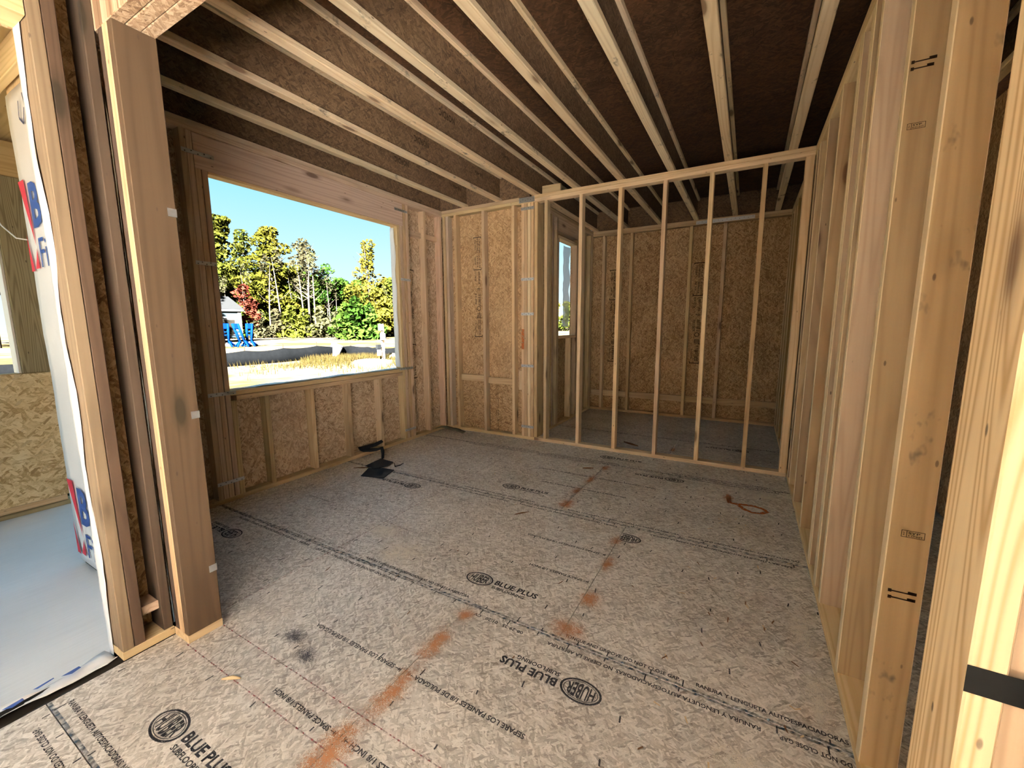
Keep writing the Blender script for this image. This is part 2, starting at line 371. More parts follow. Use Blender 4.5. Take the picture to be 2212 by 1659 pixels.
# ruler ticks, fastener marks, sealed edges
for a, c, y0, y1, p in PAN:
    if y1 < 0 or a > 4: continue
    rects = []
    x = a+.08
    while x < min(c, 4.0)-.04:
        for yy, sg in ((y0, 1), (y1, -1)):
            if R.random() < .75:
                l = R.choice((.02, .032)); o_ = yy+sg*.006; dx = R.uniform(-.02, .02)
                rects.append([(x+dx-.0025, o_, 0), (x+dx+.0025, o_, 0), (x+dx+.0025, o_+sg*l, 0), (x+dx-.0025, o_+sg*l, 0)][::sg])
        x += .1524
    y = y0+.18
    while y < y1-.1:
        x = a+.06
        while x < min(c, 4.0)-.04:
            if R.random() < .34:
                xx, yy = x+R.uniform(-.03, .03), y+R.uniform(-.05, .05); l = R.uniform(.018, .034); t_ = R.uniform(-.25, .25)
                rects.append([(xx-.003, yy-l/2, 0), (xx+.003, yy-l/2, 0), (xx+.003+t_*l, yy+l/2, 0), (xx-.003+t_*l, yy+l/2, 0)])
            x += .125
        y += .2032
    V, F = quads(rects)
    if V:
        me = bpy.data.meshes.new('fastener_mark'); me.from_pydata(V, [], F); me.materials.append(M['ink']); me.update()
        mesh_obj('fastener_mark', me, M['ink'], p, Matrix.Translation((0, 0, .0007)), kind='stuff')
    if y0 > 0:
        xe = min(c, 3.93)
        strip('sealed_edge', a+.005, y0+.007, xe, y0+.007, .012, M['ink_blue'], .0005)
        strip('sealed_edge', a+.005, y1-.007, xe, y1-.007, .012, M['ink_blue'], .0005)
# snapped chalk lines
for x0, y0, x1, y1 in ((1.47, .872, 3.8, .872), (1.45, .729, 3.8, .729), (1.35, .93, 1.36, 4.38), (1.36, 2.0, 1.60, 1.98)):
    n_ = max(1, int(math.hypot(x1-x0, y1-y0)/1.2))
    for i in range(n_):
        t0, t1 = i/n_, (i+1)/n_
        strip('chalk_line', x0+(x1-x0)*t0, y0+(y1-y0)*t0, x0+(x1-x0)*t1, y0+(y1-y0)*t1, .0045, M['chalk'], .0012)
def patch(name, x, y, w, h, mat, z=.0014, ang=0.):
    n_ = 1; flat(name, x, y, [(-w/2, -h/2, 0), (w/2, -h/2, 0), (w/2, h/2, 0), (-w/2, h/2, 0)], [(0, 1, 2, 3)], M[mat], z, ang)
for x, y, w, h in ((2.42, .74, .16, .34), (2.44, 1.0, .13, .34), (2.42, 1.27, .12, .30), (2.425, 1.49, .12, .16), (2.90, 1.64, .20, .17), (2.92, 1.89, .15, .18), (2.905, 2.25, .11, .22), (2.875, 2.54, .09, .20), (2.38, 2.91, .16, .24), (2.36, 3.20, .10, .26), (2.375, 3.50, .10, .34), (2.40, 3.86, .14, .22), (2.89, 4.80, .10, .30)):
    patch('orange_spray_mark', x, y, w, h, 'orange')
# orange spray-painted 9
def stroke(name, pts, w, mat, z=.0014):
    V, F = [], []
    for i, p in enumerate(pts):
        a = pts[max(0, i-1)]; b = pts[min(len(pts)-1, i+1)]; d = Vector((b[0]-a[0], b[1]-a[1], 0)).normalized(); nn = Vector((-d.y, d.x, 0))*w/2
        V += [(p[0]+nn.x, p[1]+nn.y, 0), (p[0]-nn.x, p[1]-nn.y, 0)]
    F = [(2*i, 2*i+1, 2*i+3, 2*i+2) for i in range(len(pts)-1)]
    c = Vector((sum(p[0] for p in pts)/len(pts), sum(p[1] for p in pts)/len(pts)))
    flat(name, c.x, c.y, [(v[0]-c.x, v[1]-c.y, 0) for v in V], F, M[mat], z)
stroke('orange_painted_figure', [(3.485, 3.72), (3.49, 3.62), (3.50, 3.55), (3.54, 3.545), (3.60, 3.56), (3.67, 3.565), (3.73, 3.54), (3.75, 3.50), (3.72, 3.455), (3.66, 3.435), (3.61, 3.46), (3.56, 3.53)], .034, 'orange_line')
patch('orange_spray_mark', 3.49, 3.64, .10, .24, 'orange')
patch('dark_smudge', 1.83, .99, .20, .10, 'smudge'); patch('dark_smudge', 1.98, .95, .16, .12, 'smudge')
for x, y, w, h in ((3.84, 2.15, .16, .5), (3.86, 1.75, .14, .45), (3.62, 1.35, .3, .2), (1.75, 1.75, .5, .4), (1.45, 1.9, .5, .3), (3.72, 3.8, .3, .3)):
    patch('pale_dust', x, y, w, h, 'dust', .0004+.00005)
foundation = board('foundation', None, (1.20, -5.2, -.44), (10, 6.66, -.022), M['gap'], .002, label='dark crawl space under the subfloor', cat='foundation', kind='structure')
board('foundation_wing', foundation, (-.08, .80, -.44), (1.199, 4.51, -.022), M['gap'])

# ---------------- generic wall builders
def studs_x(parent, x0, x1, ys, z0=ST, z1=ZT, mats=('stud',), w=ST, name='stud'):   # studs standing in a wall that runs along y
    return [board(name, parent, (x0, y, z0), (x1, y+w, z1), M[mats[i % len(mats)]]) for i, y in enumerate(ys)]
def studs_y(parent, y0, y1, xs, z0=ST, z1=ZT, mats=('stud',), w=ST, name='stud'):
    return [board(name, parent, (x, y0, z0), (x+w, y1, z1), M[mats[i % len(mats)]]) for i, x in enumerate(xs)]
def strap(parent, lo, hi, axis, nails=4):       # galvanized strap with nail heads, axis = normal
    s = board('metal_strap', parent, lo, hi, M['steel'], .0005, label='galvanized metal strap')
    lo, hi = Vector(lo), Vector(hi); bm = bmesh.new(); a = 'xyz'.index(axis[-1]); sg = -1 if axis[0] == '-' else 1
    L = [i for i in range(3) if i != a]; u = L[0] if hi[L[0]]-lo[L[0]] > hi[L[1]]-lo[L[1]] else L[1]; v_ = [i for i in L if i != u][0]
    for i in range(nails):
        c = (lo+hi)/2; c[u] = lo[u]+(hi[u]-lo[u])*(i+.5)/nails; c[v_] += (.006 if i % 2 else -.006); c[a] = (hi if sg > 0 else lo)[a]+sg*.001
        mt = Matrix.Translation(c) @ Matrix.Rotation(math.pi/2, 4, {0: 'Y', 1: 'X', 2: 'Z'}[a])
        bmesh.ops.create_cone(bm, cap_ends=True, segments=6, radius1=.005, radius2=.004, depth=.003, matrix=mt)
    me = bpy.data.meshes.new('nail'); bm.to_mesh(me); bm.free(); mesh_obj('nail', me, M['nail'], s)
    return s
# only shapes of unreadable stamps are wanted, so the block is built of the marks below instead of words
def stamp_marks(seed):
    r = random.Random(seed); V, F = [], []
    def bar(x, y, w, h):
        i = len(V); V.extend([(x, y, 0), (x+w, y, 0), (x+w, y+h, 0), (x, y+h, 0)]); F.append((i, i+1, i+2, i+3))
    def bracket(x, s):
        bar(x, -.06, .011, .135); bar(x, .066, .02*s, .010); bar(x, -.06, .02*s, .010)
    def run(x0, x1, y, h):
        x = x0
        while x < x1:
            w = r.uniform(.004, .007); t = r.random()
            bar(x, y, w*.8, h)
            if t < .6: bar(x, y+h*.74, w*1.7, h*.26)
            if t < .4: bar(x, y+h*.4, w*1.4, h*.18)
            if t > .3: bar(x, y, w*1.6, h*.2)
            if t > .6: bar(x+w*1.3, y, w*.8, h)
            x += w*2.6+(.012 if r.random() < .16 else .002)
    bracket(0, 1); bracket(.44, -1); bracket(1.38, -1)
    for x0, x1 in ((.03, .22), (.26, .42)):
        run(x0, x1, .034, .022); run(x0, x1-.01, .0, .022); run(x0+.01, x1-.05, -.04, .022)
    run(.47, .64, .02, .03); run(.47, .60, -.04, .024); run(.70, .73, .0, .05)
    run(.78, .94, .015, .04); run(.78, .93, -.04, .03)
    i = len(V)
    for k_ in range(20):
        t = 2*math.pi*k_/20; V.append((.985+.032*math.cos(t), .02+.032*math.sin(t), 0)); V.append((.985+.024*math.cos(t), .02+.024*math.sin(t), 0))
    for k_ in range(20):
        j = (k_+1) % 20; F.append((i+2*k_, i+2*k_+1, i+2*j+1, i+2*j))
    run(1.05, 1.12, -.01, .07); run(1.15, 1.36, .005, .045); run(1.19, 1.33, -.045, .014)
    return V, F
def wall_stamp(parent, origin, ux, uy, seed, sc=1., mat='ink_wall'):
    V, F = stamp_marks(seed); ux, uy = Vector(ux), Vector(uy); uz = ux.cross(uy)
    mw = Matrix(((ux.x, uy.x, uz.x, origin[0]), (ux.y, uy.y, uz.y, origin[1]), (ux.z, uy.z, uz.z, origin[2]), (0, 0, 0, 1))) @ Matrix.Diagonal((sc, sc, 1, 1))
    me = bpy.data.meshes.new('printed_stamp'); me.from_pydata(V, [], F); me.update()
    return mesh_obj('printed_stamp', me, M[mat], parent, mw)

# ---------------- left wall with the big window opening
wl = empty('wall_left', (0, 2.7, 0), 'framed wall with a large open window hole', 'wall', kind='structure')
D4 = .089
board('bottom_plate', wl, (-D4, .9, 0), (0, 4.42, ST), M['stud'])
board('top_plate', wl, (-D4, .9, ZT), (0, 4.51, ZT+ST), M['stud_brown']); board('top_plate', wl, (-D4, .9, ZT+ST), (0, 4.42, ZP), M['stud_brown'])
WY0, WY1, WZ0, WZ1 = 1.722, 3.612, .893, 2.532
studs_x(wl, -D4, 0, (1.02, 1.29), mats=('stud_brown',))
studs_x(wl, -D4, 0, (1.556, 1.595), mats=('stud_brown', 'header'))
studs_x(wl, -D4, 0, (1.635, 1.678), z1=WZ1, mats=('header', 'stud_brown'), name='jack_stud')
board('jack_stud', wl, (-D4, 1.717, ST), (0, 1.757, WZ0-.078), M['stud'])
board('header', wl, (-.04, 1.635, WZ1), (0, 3.712, ZT-.002), M['header'])
board('header', wl, (-D4, 1.635, WZ1), (-.045, 3.712, ZT-.002), M['header'])
board('header_trim', wl, (-D4, WY0, WZ1-.018), (-.004, WY1, WZ1-.0005), M['stud_pale'])
studs_x(wl, -D4, 0, (3.615, 3.66), z1=WZ1, mats=('stud', 'stud_brown'), name='jack_stud')
board('stud', wl, (-D4, 3.716, ST), (0, 3.756, ZT), M['stud']); board('stud', wl, (-D4, 3.760, ST), (0, 3.802, ZT), M['stud_brown'])
board('window_sill_plate', wl, (-D4, WY0-.004, WZ0-ST), (.0, WY1, WZ0), M['stud'])
board('window_sill_plate', wl, (-D4, 1.76, WZ0-.08), (-.002, WY1, WZ0-ST-.004), M['stud'])
studs_x(wl, -D4, -.003, (1.985, 2.405, 2.822, 3.244), z1=WZ0-.08, mats=('stud', 'stud_pale'), name='cripple_stud')
studs_x(wl, -D4, 0, (4.07,), mats=('stud',)); studs_x(wl, -D4, 0, (4.375,), mats=('stud_brown',))
board('blocking', wl, (-D4, 3.803, 2.46), (-.05, 4.07, 2.53), M['stud_brown']); board('blocking', wl, (-D4, 4.11, 2.47), (-.05, 4.375, 2.53), M['stud_brown'])
xs0, xs1 = -D4-.0115, -D4-.0005
def pan(parent, lo, hi, mat='osb_wall', **kw): return board('sheathing_panel', parent, lo, hi, M[mat], .001, **kw)
sL = []
for y0, y1 in ((.80, 1.22), (1.222, WY0+.0)): sL.append(pan(wl, (xs0, y0, -.05), (xs1, y1, 2.86), 'osb_skylit'))
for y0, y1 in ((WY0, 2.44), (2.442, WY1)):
    sL.append(pan(wl, (xs0, y0, -.05), (xs1, y1, WZ0), 'osb_skylit')); pan(wl, (xs0, y0, WZ1), (xs1, y1, 2.86))
sR = pan(wl, (xs0, WY1, -.05), (xs1, 4.53, 2.86), 'osb_skylit')
wall_stamp(sR, (xs1+.001, 3.90, .74), (0, 0, 1), (0, -1, 0), 3, .96)
wall_stamp(sL[3], (xs1+.001, 2.50, .50), (0, 0, 1), (0, -1, 0), 5, .22)
for y0, y1, z in ((1.558, 1.757, .878), (1.558, 1.757, .165), (1.560, 1.765, 2.637), (1.575, 1.715, 1.865)):
    strap(wl, (.0005, y0, z-.014), (.003, y1, z+.014), '+x', 5)
for y0, y1, z in ((3.565, 3.79, .892), (3.615, 3.80, .14), (3.59, 3.79, 2.70), (3.645, 3.805, 1.932)):
    strap(wl, (.0005, y0, z-.014), (.003, y1, z+.014), '+x', 5)
# housewrap folded round the window hole
w1 = empty('window_1', (0, 2.67, WZ0), 'large unglazed window opening with white housewrap folded over its edges', 'window', kind='structure')
def wrinkle(name, parent, p00, pu, pv, nu, nv, nrm, amp, mat, seed, rag=0., **kw):
    r = random.Random(seed); p00, pu, pv, nrm = Vector(p00), Vector(pu), Vector(pv), Vector(nrm); V = []; ph = [r.uniform(0, 6) for _ in range(6)]
    for i in range(nu+1):
        for j in range(nv+1):
            u, v = i/nu, j/nv; a = math.sin(u*17+ph[0])*math.cos(v*5+ph[1])+.6*math.sin(u*31+v*7+ph[2])+.5*r.uniform(-1, 1)
            q = p00+pu*u+pv*(v*(1+rag*math.sin(u*23+ph[3])*(1 if j == nv else 0)))+nrm*amp*a; V.append(tuple(q))
    F = [(i*(nv+1)+j, (i+1)*(nv+1)+j, (i+1)*(nv+1)+j+1, i*(nv+1)+j+1) for i in range(nu) for j in range(nv)]
    o = poly(name, parent, V, F, mat, smooth=True, **kw)
    sm = o.modifiers.new('solid', 'SOLIDIFY'); sm.thickness = .0012; return o
wrinkle('housewrap_fold', w1, (xs0-.004, WY1-.004, WZ0+.02), (0, 0, WZ1-WZ0-.05), (.068, 0, 0), 30, 3, (0, -1, 0), .002, M['wrap'], 1, .1)
wrinkle('housewrap_fold', w1, (xs0-.004, WY0+.004, WZ0+.02), (0, 0, WZ1-WZ0-.05), (.055, 0, 0), 30, 3, (0, 1, 0), .004, M['wrap'], 2, .12)
wrinkle('housewrap_fold', w1, (xs0-.006, WY0+.01, WZ0+.006), (0, WY1-WY0-.02, 0), (.082, 0, 0), 40, 3, (0, 0, 1), .004, M['wrap'], 3, .1)

# ---------------- the stud partition and the exterior jog at its left end
wp = empty('wall_middle', (2, 4.46, 0), 'open stud partition without sheathing across the room', 'wall', kind='structure')
PY0, PY1 = 4.42, 4.509
board('bottom_plate', wp, (.0, PY0, 0), (1.34, PY1, ST), M['stud']); board('bottom_plate', wp, (1.342, PY0, 0), (3.93, PY1, ST), M['stud_pale'])
board('top_plate', wp, (0, PY0, ZT), (1.33, PY1, ZT+ST), M['stud']); board('top_plate', wp, (1.332, PY0, ZT), (3.93, PY1, ZT+ST), M['stud_pale'])
board('top_plate', wp, (-.08, PY0, ZT+ST+.001), (1.14, PY1, ZP), M['stud']); board('top_plate', wp, (1.30, PY0, ZT+ST+.001), (3.93, PY1, ZP), M['stud_pale'])
board('blocking', wp, (1.42, PY0+.03, ZP), (1.64, PY0+.07, ZP+.09), M['stud'])
studs_y(wp, PY0, PY1, (.01, .06, .19), mats=('stud', 'stud_brown', 'stud'))
studs_y(wp, PY0, PY1, (.615, 1.035), mats=('stud', 'stud_pale'))
studs_y(wp, PY0, PY1, (1.168, 1.208, 1.249, 1.290), mats=('stud_pale', 'stud', 'stud_pale', 'stud'))
board('stud', wp, (1.332, PY0+.01, ST), (1.372, PY1+.09, ZT), M['stud'])
studs_y(wp, PY0, PY1, (1.462, 1.874, 2.295, 2.730, 3.140, 3.560), mats=('stud', 'stud_pale', 'stud_pale', 'stud', 'stud_pale', 'stud'))
studs_y(wp, PY0, PY1, (3.868,), w=.06, mats=('stud_pale',))
board('blocking', wp, (.23, PY0+.045, .675), (.615, PY1, .755), M['stud']); board('blocking', wp, (.655, PY0+.045, .655), (1.035, PY1, .735), M['stud'])
board('blocking', wp, (1.118, PY0+.02, .61), (1.167, PY1, .845), M['stud_pale'])
for z in (2.722, 1.931, 1.529, .911, .159): strap(wp, (1.166, PY0-.003, z-.016), (1.332, PY0-.0005, z+.016), '-y', 6)
strap(wp, (1.14, PY0-.003, ZT+.01), (1.34, PY0-.0005, ZP-.01), '-y', 6)
V, F = quads([[(1.170, PY0-.0006, 1.11), (1.204, PY0-.0006, 1.11), (1.204, PY0-.0006, 1.35), (1.170, PY0-.0006, 1.35)]])
poly('orange_paint_mark', wp, V, F, M['orange_line'])
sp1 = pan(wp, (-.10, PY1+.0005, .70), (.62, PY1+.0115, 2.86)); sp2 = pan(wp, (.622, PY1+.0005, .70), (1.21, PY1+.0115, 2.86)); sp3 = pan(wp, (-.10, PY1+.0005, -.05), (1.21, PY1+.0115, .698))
wall_stamp(sp1, (.48, PY1-.0005, 2.50), (0, 0, -1), (1, 0, 0), 8, .90)
wall_stamp(sp3, (.76, PY1-.0005, .66), (0, 0, -1), (1, 0, 0), 9, .45)

# ---------------- far room: its left wall with a small window, its far wall
w2w = empty('wall_far_left', (1.25, 5.6, 0), 'short framed wall with a tall narrow window hole in the far room', 'wall', kind='structure')
x0, x1 = 1.211, 1.30
board('bottom_plate', w2w, (x0, PY1, 0), (x1, 6.60, ST), M['stud']); board('top_plate', w2w, (x0, PY1, ZT), (x1, 6.69, ZT+ST), M['stud']); board('top_plate', w2w, (x0, PY1+.01, ZT+ST), (x1, 6.60, ZP), M['stud'])
V0, V1, V2, V3 = 5.235, 5.885, 1.25, 2.53
studs_x(w2w, x0, x1, (4.62, 4.97, 5.01, 5.16), mats=('stud_brown', 'stud', 'stud_brown', 'stud'))
studs_x(w2w, x0, x1, (5.197,), z1=V3, mats=('stud',), name='jack_stud'); studs_x(w2w, x0, x1, (5.885,), z1=V3, mats=('stud',), name='jack_stud')
studs_x(w2w, x0, x1, (5.925, 6.20, 6.24, 6.47, 6.51, 6.56), mats=('stud', 'stud_brown', 'stud'))
board('header', w2w, (x0, 5.16, V3+.09), (x1, 5.925, ZT-.001), M['header']); board('header_trim', w2w, (x0, V0, V3), (x1, V1, V3+.038), M['stud_pale'])
board('window_sill_plate', w2w, (x0, V0, V2-ST), (x1, V1, V2), M['stud_pale']); studs_x(w2w, x0, x1-.003, (5.69,), z1=V2-ST, mats=('stud',), name='cripple_stud')
for lo, hi in (((x0-.012, PY1+.012, -.05), (x0-.0005, V0, 2.86)), ((x0-.012, V1, -.05), (x0-.0005, 6.70, 2.86)), ((x0-.012, V0, -.05), (x0-.0005, V1, V2)), ((x0-.012, V0, V3), (x0-.0005, V1, 2.86))): pan(w2w, lo, hi)
w2 = empty('window_2', (1.25, 5.56, V2), 'narrow window hole with a loose strip of translucent sheeting', 'window', kind='structure')
wrinkle('plastic_sheet', w2, (x0-.02, V1-.25, V2+.12), (0, 0, V3-V2-.14), (0, .24, 0), 24, 4, (-1, 0, 0), .008, M['plastic'], 5, .05)
wf = empty('wall_back', (2.7, 6.65, 0), 'far framed wall backed with tan strand board', 'wall', kind='structure')
FY0, FY1 = 6.60, 6.689
board('bottom_plate', wf, (1.30, FY0, 0), (4.8, FY1, ST), M['stud']); board('top_plate', wf, (1.30, FY0, ZT+.005), (4.8, FY1, ZT+ST), M['stud']); board('top_plate', wf, (1.25, FY0, ZT+ST+.001), (4.8, FY1, ZP), M['stud'])
studs_y(wf, FY0, FY1, (1.455, 1.885, 2.722, 3.155, 4.0, 4.40), mats=('stud', 'stud', 'stud_pale'), w=.042)
studs_y(wf, FY0, FY1, (2.30, 3.60), mats=('stud',)) if False else None
for a, b in ((1.30, 1.455), (1.50, 1.885), (1.93, 2.722), (2.766, 3.155), (3.20, 4.0)): board('blocking', wf, (a, FY0+.05, .235), (b, FY1, .325), M['stud'])
sf = []
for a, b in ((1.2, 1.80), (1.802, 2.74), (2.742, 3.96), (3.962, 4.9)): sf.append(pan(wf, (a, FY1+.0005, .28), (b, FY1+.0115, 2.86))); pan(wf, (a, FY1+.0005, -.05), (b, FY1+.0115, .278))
wall_stamp(sf[0], (1.62, FY1-.0005, 2.26), (0, 0, -1), (1, 0, 0), 11, 1.05)
wall_stamp(sf[2], (2.86, FY1-.0005, 2.28), (0, 0, -1), (1, 0, 0), 12, 1.05)
strap(wf, (2.80, FY0-.003, ZT+.012), (3.52, FY0-.0005, ZP-.018), '-y', 14)

# ---------------- right wall, bare studs seen at a slant
wr = empty('wall_right', (3.97, 3, 0), 'long wall of bare pine studs beside the camera', 'wall', kind='structure')
RX0, RX1 = 3.93, 4.019
board('bottom_plate', wr, (RX0, .90, 0), (RX1, 6.59, ST), M['stud_pale']); board('top_plate', wr, (RX0, .90, ZT), (RX1, 6.59, ZT+ST), M['stud_pale']); board('top_plate', wr, (RX0, .90, ZT+ST+.001), (RX1, 6.59, ZP), M['stud_pale'])
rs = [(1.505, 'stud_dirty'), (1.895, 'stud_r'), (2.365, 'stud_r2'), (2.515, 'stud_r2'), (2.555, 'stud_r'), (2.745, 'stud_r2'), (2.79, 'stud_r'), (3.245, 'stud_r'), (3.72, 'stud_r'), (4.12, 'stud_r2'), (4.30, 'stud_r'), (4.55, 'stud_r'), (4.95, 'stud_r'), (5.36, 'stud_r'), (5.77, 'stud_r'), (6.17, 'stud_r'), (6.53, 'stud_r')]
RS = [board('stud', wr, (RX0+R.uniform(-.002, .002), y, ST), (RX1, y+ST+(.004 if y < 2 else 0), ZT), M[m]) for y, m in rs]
studs_x(wr, RX0, RX1, (.905, 1.10), mats=('stud',))
def grade_stamp(parent, x, y, z, w=.05, mir=1):      # lumber grade mark on a stud face that looks back along -y
    V, F = [], []
    def bar(a, b, c, d):
        i = len(V); V.extend([(a, b, 0), (c, b, 0), (c, d, 0), (a, d, 0)]); F.append((i, i+1, i+2, i+3))
    h = w*.42; t = w*.03
    bar(0, 0, w, t); bar(0, h-t, w, h); bar(0, 0, t, h); bar(w-t, 0, w, h); bar(w*.22, 0, w*.22+t, h)
    add_text(V, F, 'SYP', w*.3, h*.5, w*.5, h*.32, .02); add_text(V, F, 'KD-HT', w*.3, h*.14, w*.62, h*.24, .01); add_text(V, F, '2', w*.07, h*.3, w*.08, h*.4, .01)
    mw = Matrix(((1, 0, 0, x), (0, 0, -1, y), (0, 1, 0, z), (0, 0, 0, 1)))
    me = bpy.data.meshes.new('grade_stamp'); me.from_pydata(V, [], F); me.update(); mesh_obj('grade_stamp', me, M['ink_wall'], parent, mw)
grade_stamp(RS[0], 3.955, 1.5035, .80); grade_stamp(RS[1], 3.945, 1.8935, 2.02, .045); grade_stamp(RS[4], 3.94, 2.5535, 1.4, .05)
for p_, x, y, z, w in ((RS[0], 3.943, 1.5035, .63, .062), (RS[0], 3.944, 1.5035, .61, .06), (RS[1], 3.937, 1.8935, 2.22, .06), (RS[1], 3.937, 1.8935, 2.20, .055)):
    V, F = quads([[(0, 0, 0), (w, 0, 0), (w, .004, 0), (0, .004, 0)], [(0, -.003, 0), (.008, -.003, 0), (.008, .007, 0), (0, .007, 0)], [(w*.7, .0, 0), (w, .0, 0), (w, .009, 0), (w*.7, .009, 0)]])
    me = bpy.data.meshes.new('grade_stamp'); me.from_pydata(V, [], F); me.update()
    mesh_obj('grade_stamp', me, M['ink_wall'], p_, Matrix(((1, 0, 0, x), (0, 0, -1, y), (0, 1, 0, z), (0, 0, 0, 1))))
wc = empty('wall_closet', (4.9, 3.5, 0), 'dark strand board wall glimpsed between the right-hand studs', 'wall', kind='structure')
for a, b in ((.9, 2.1), (2.102, 3.3), (3.302, 4.5), (4.502, 6.66)): pan(wc, (4.86, a, 0), (4.871, b, ZP))
pan(wc, (4.05, .62, 0), (4.86, .631, ZP))

# ---------------- posts and beam of the wide opening
lp = empty('support_post', (1.40, .80, 0), 'brown-faced built-up post at the left of the wide opening', 'post')
board('base_block', lp, (1.335, .735, 0), (1.465, .872, ST), M['stud'])
board('face_board', lp, (1.427, .737, ST), (1.466, .872, 2.505), M['post_brown'])
board('inner_board', lp, (1.385, .735, ST), (1.4255, .872, 2.505), M['stud'])
board('inner_board', lp, (1.342, .737, ST), (1.3835, .872, 2.505), M['post_brown'])
for z in (.30, 1.02, 1.86): board('metal_strap', lp, (1.43, .842, z-.016), (1.4675, .8735, z+.016), M['steel'], .0004, label='galvanized metal strap')
rp = empty('support_post', (3.85, .80, 0), 'bright yellow pine post at the right edge with a dark strap', 'post')
board('base_block', rp, (3.827, .735, 0), (3.90, .872, ST), M['stud_pale'])
board('face_board', rp, (3.827, .735, ST), (3.865, .872, 2.505), M['post_yellow'])
board('inner_board', rp, (3.8665, .745, ST), (3.905, .872, 2.505), M['stud'])
board('metal_strap', rp, (3.826, .7335, .905), (3.95, .7348, .945), M['steel_dark'], .0004, label='dark metal strap')
bmo = empty('support_beam', (2.6, .80, 2.505), 'strand lumber beam over the wide opening, seen from below', 'beam')
board('beam_ply', bmo, (.60, .735, 2.507), (4.05, .778, ZP-.003), M['osb_lsl']); board('beam_ply', bmo, (.60, .780, 2.506), (4.05, .825, ZP-.003), M['osb_lsl']); board('beam_ply', bmo, (.60, .827, 2.507), (4.05, .872, ZP-.003), M['osb_lsl'])

# ---------------- entry wall with the door hole and the porch side wall
we = empty('wall_entry', (1.26, .65, 0), 'short framed wall end beside the open doorway to the porch', 'wall', kind='structure')
board('bottom_plate', we, (1.20, .553, 0), (1.333, .735, ST), M['stud'])
board('stud', we, (1.20, .555, ST), (1.333, .593, 2.78), M['jamb']); board('stud', we, (1.20, .5945, ST), (1.332, .632, 2.78), M['post_brown'])
board('stud', we, (1.20, .70, ST), (1.325, .7345, 2.78), M['post_brown'])
pan(we, (1.186, .553, -.06), (1.1985, .78, 2.9), 'osb_wall')
board('blocking', we, (1.21, .634, .14), (1.30, .70, .18), M['stud_brown'])
board('top_plate', we, (1.20, .40, 2.781), (1.333, .734, ZP), M['stud'])
pan(we, (1.186, -5.2, -.06), (1.1985, -.42, 2.9), 'osb_wall'); pan(we, (1.186, -.42, 2.45), (1.1985, .552, 2.9), 'osb_wall')
for y in (-5.0, -4.55, -4.1, -3.6, -3.1, -2.6, -2.1, -1.6, -1.2, -.8, -.46): board('stud', we, (1.20, y, ST), (1.333, y+ST, ZT), M['stud'])
board('header', we, (1.20, -.42, 2.45), (1.333, .552, 2.74), M['ply'])
ws = empty('wall_porch_side', (.5, .84, 0), 'porch side wall covered with white printed housewrap', 'wall', kind='structure')
pan(ws, (-.10, .792, -.08), (1.186, .803, 2.95), 'ply')
studs_y(ws, .8045, .893, (-.08, .30, .70, 1.10), mats=('stud_brown',)); board('bottom_plate', ws, (-.08, .8045, 0), (1.33, .893, ST), M['stud']); board('top_plate', ws, (-.08, .8045, ZT), (1.10, .893, ZP), M['stud'])
V = [(-.105, .789, -.09), (.9, .789, -.09), (1.183, .789, -.09), (1.183, .789, 2.9), (.62, .789, 2.93), (-.105, .789, 2.60)]
wrap = wrinkle('housewrap', ws, (-.106, .787, -.07), (0, 0, 2.73), (1.289, 0, 0), 46, 16, (0, -1, 0), .0022, M['wrap'], 21)
def wrap_mark(V, F, x, z, mat, name, label=None):
    me = bpy.data.meshes.new(name); me.from_pydata(V, [], F); me.update()
    mesh_obj(name, me, mat, wrap, Matrix(((1, 0, 0, x), (0, 0, -1, .7795), (0, 1, 0, z), (0, 0, 0, 1))), label=label)
for z in (1.74, -.0):
    V, F = [], []; add_text(V, F, 'Builders', .155, .20, .95, .24, .03); add_text(V, F, 'FirstSource', .19, -.01, 1.0, .16, .0)
    wrap_mark(V, F, -.10, z, M['wrap_blue'], 'printed_lettering', 'blue printed lettering')
    V, F = quads([[(.0, .47, 0), (.10, .47, 0), (.145, .11, 0)], [(.0, -.02, 0), (.06, -.02, 0), (.0, .19, 0)], [(.08, -.01, 0), (.15, -.01, 0), (.148, .10, 0)]])
    V, F = quads([[(.0, .47, 0), (.145, .11, 0), (.10, .47, 0)][::-1], [(.0, -.02, 0), (.06, -.02, 0), (.0, .19, 0)], [(.08, -.01, 0), (.15, -.01, 0), (.148, .10, 0)]])
    wrap_mark(V, F, -.10, z, M['wrap_red'], 'printed_emblem', 'red printed emblem')
def scribble(pts, w=.008):
    V, F = [], []
    for a, b in zip(pts, pts[1:]):
        d = Vector((b[0]-a[0], b[1]-a[1], 0)); nn = Vector((-d.y, d.x, 0)).normalized()*w/2; i = len(V)
        V.extend([(a[0]-nn.x, a[1]-nn.y, 0), (b[0]-nn.x, b[1]-nn.y, 0), (b[0]+nn.x, b[1]+nn.y, 0), (a[0]+nn.x, a[1]+nn.y, 0)]); F.append((i, i+1, i+2, i+3))
    return V, F
for pts in ([(.02, .10), (.0, .02), (.06, -.02), (.10, .05)], [(.10, .12), (.13, -.02), (.16, .06), (.19, -.01), (.21, .12)], [(.23, -.02), (.30, .12)], [(.24, .11), (.29, -.01)], [(.40, .12), (.34, .10), (.33, .0), (.40, -.02)]):
    V, F = scribble(pts, .012); wrap_mark(V, F, .10, 2.48, M['wrap_pen'], 'pen_scribble')
jw = wrinkle('housewrap_fold', we, (1.188, .5515, -.02), (0, 0, 2.55), (.062, 0, 0), 50, 4, (0, -1, 0), .0022, M['wrap'], 31, .35)
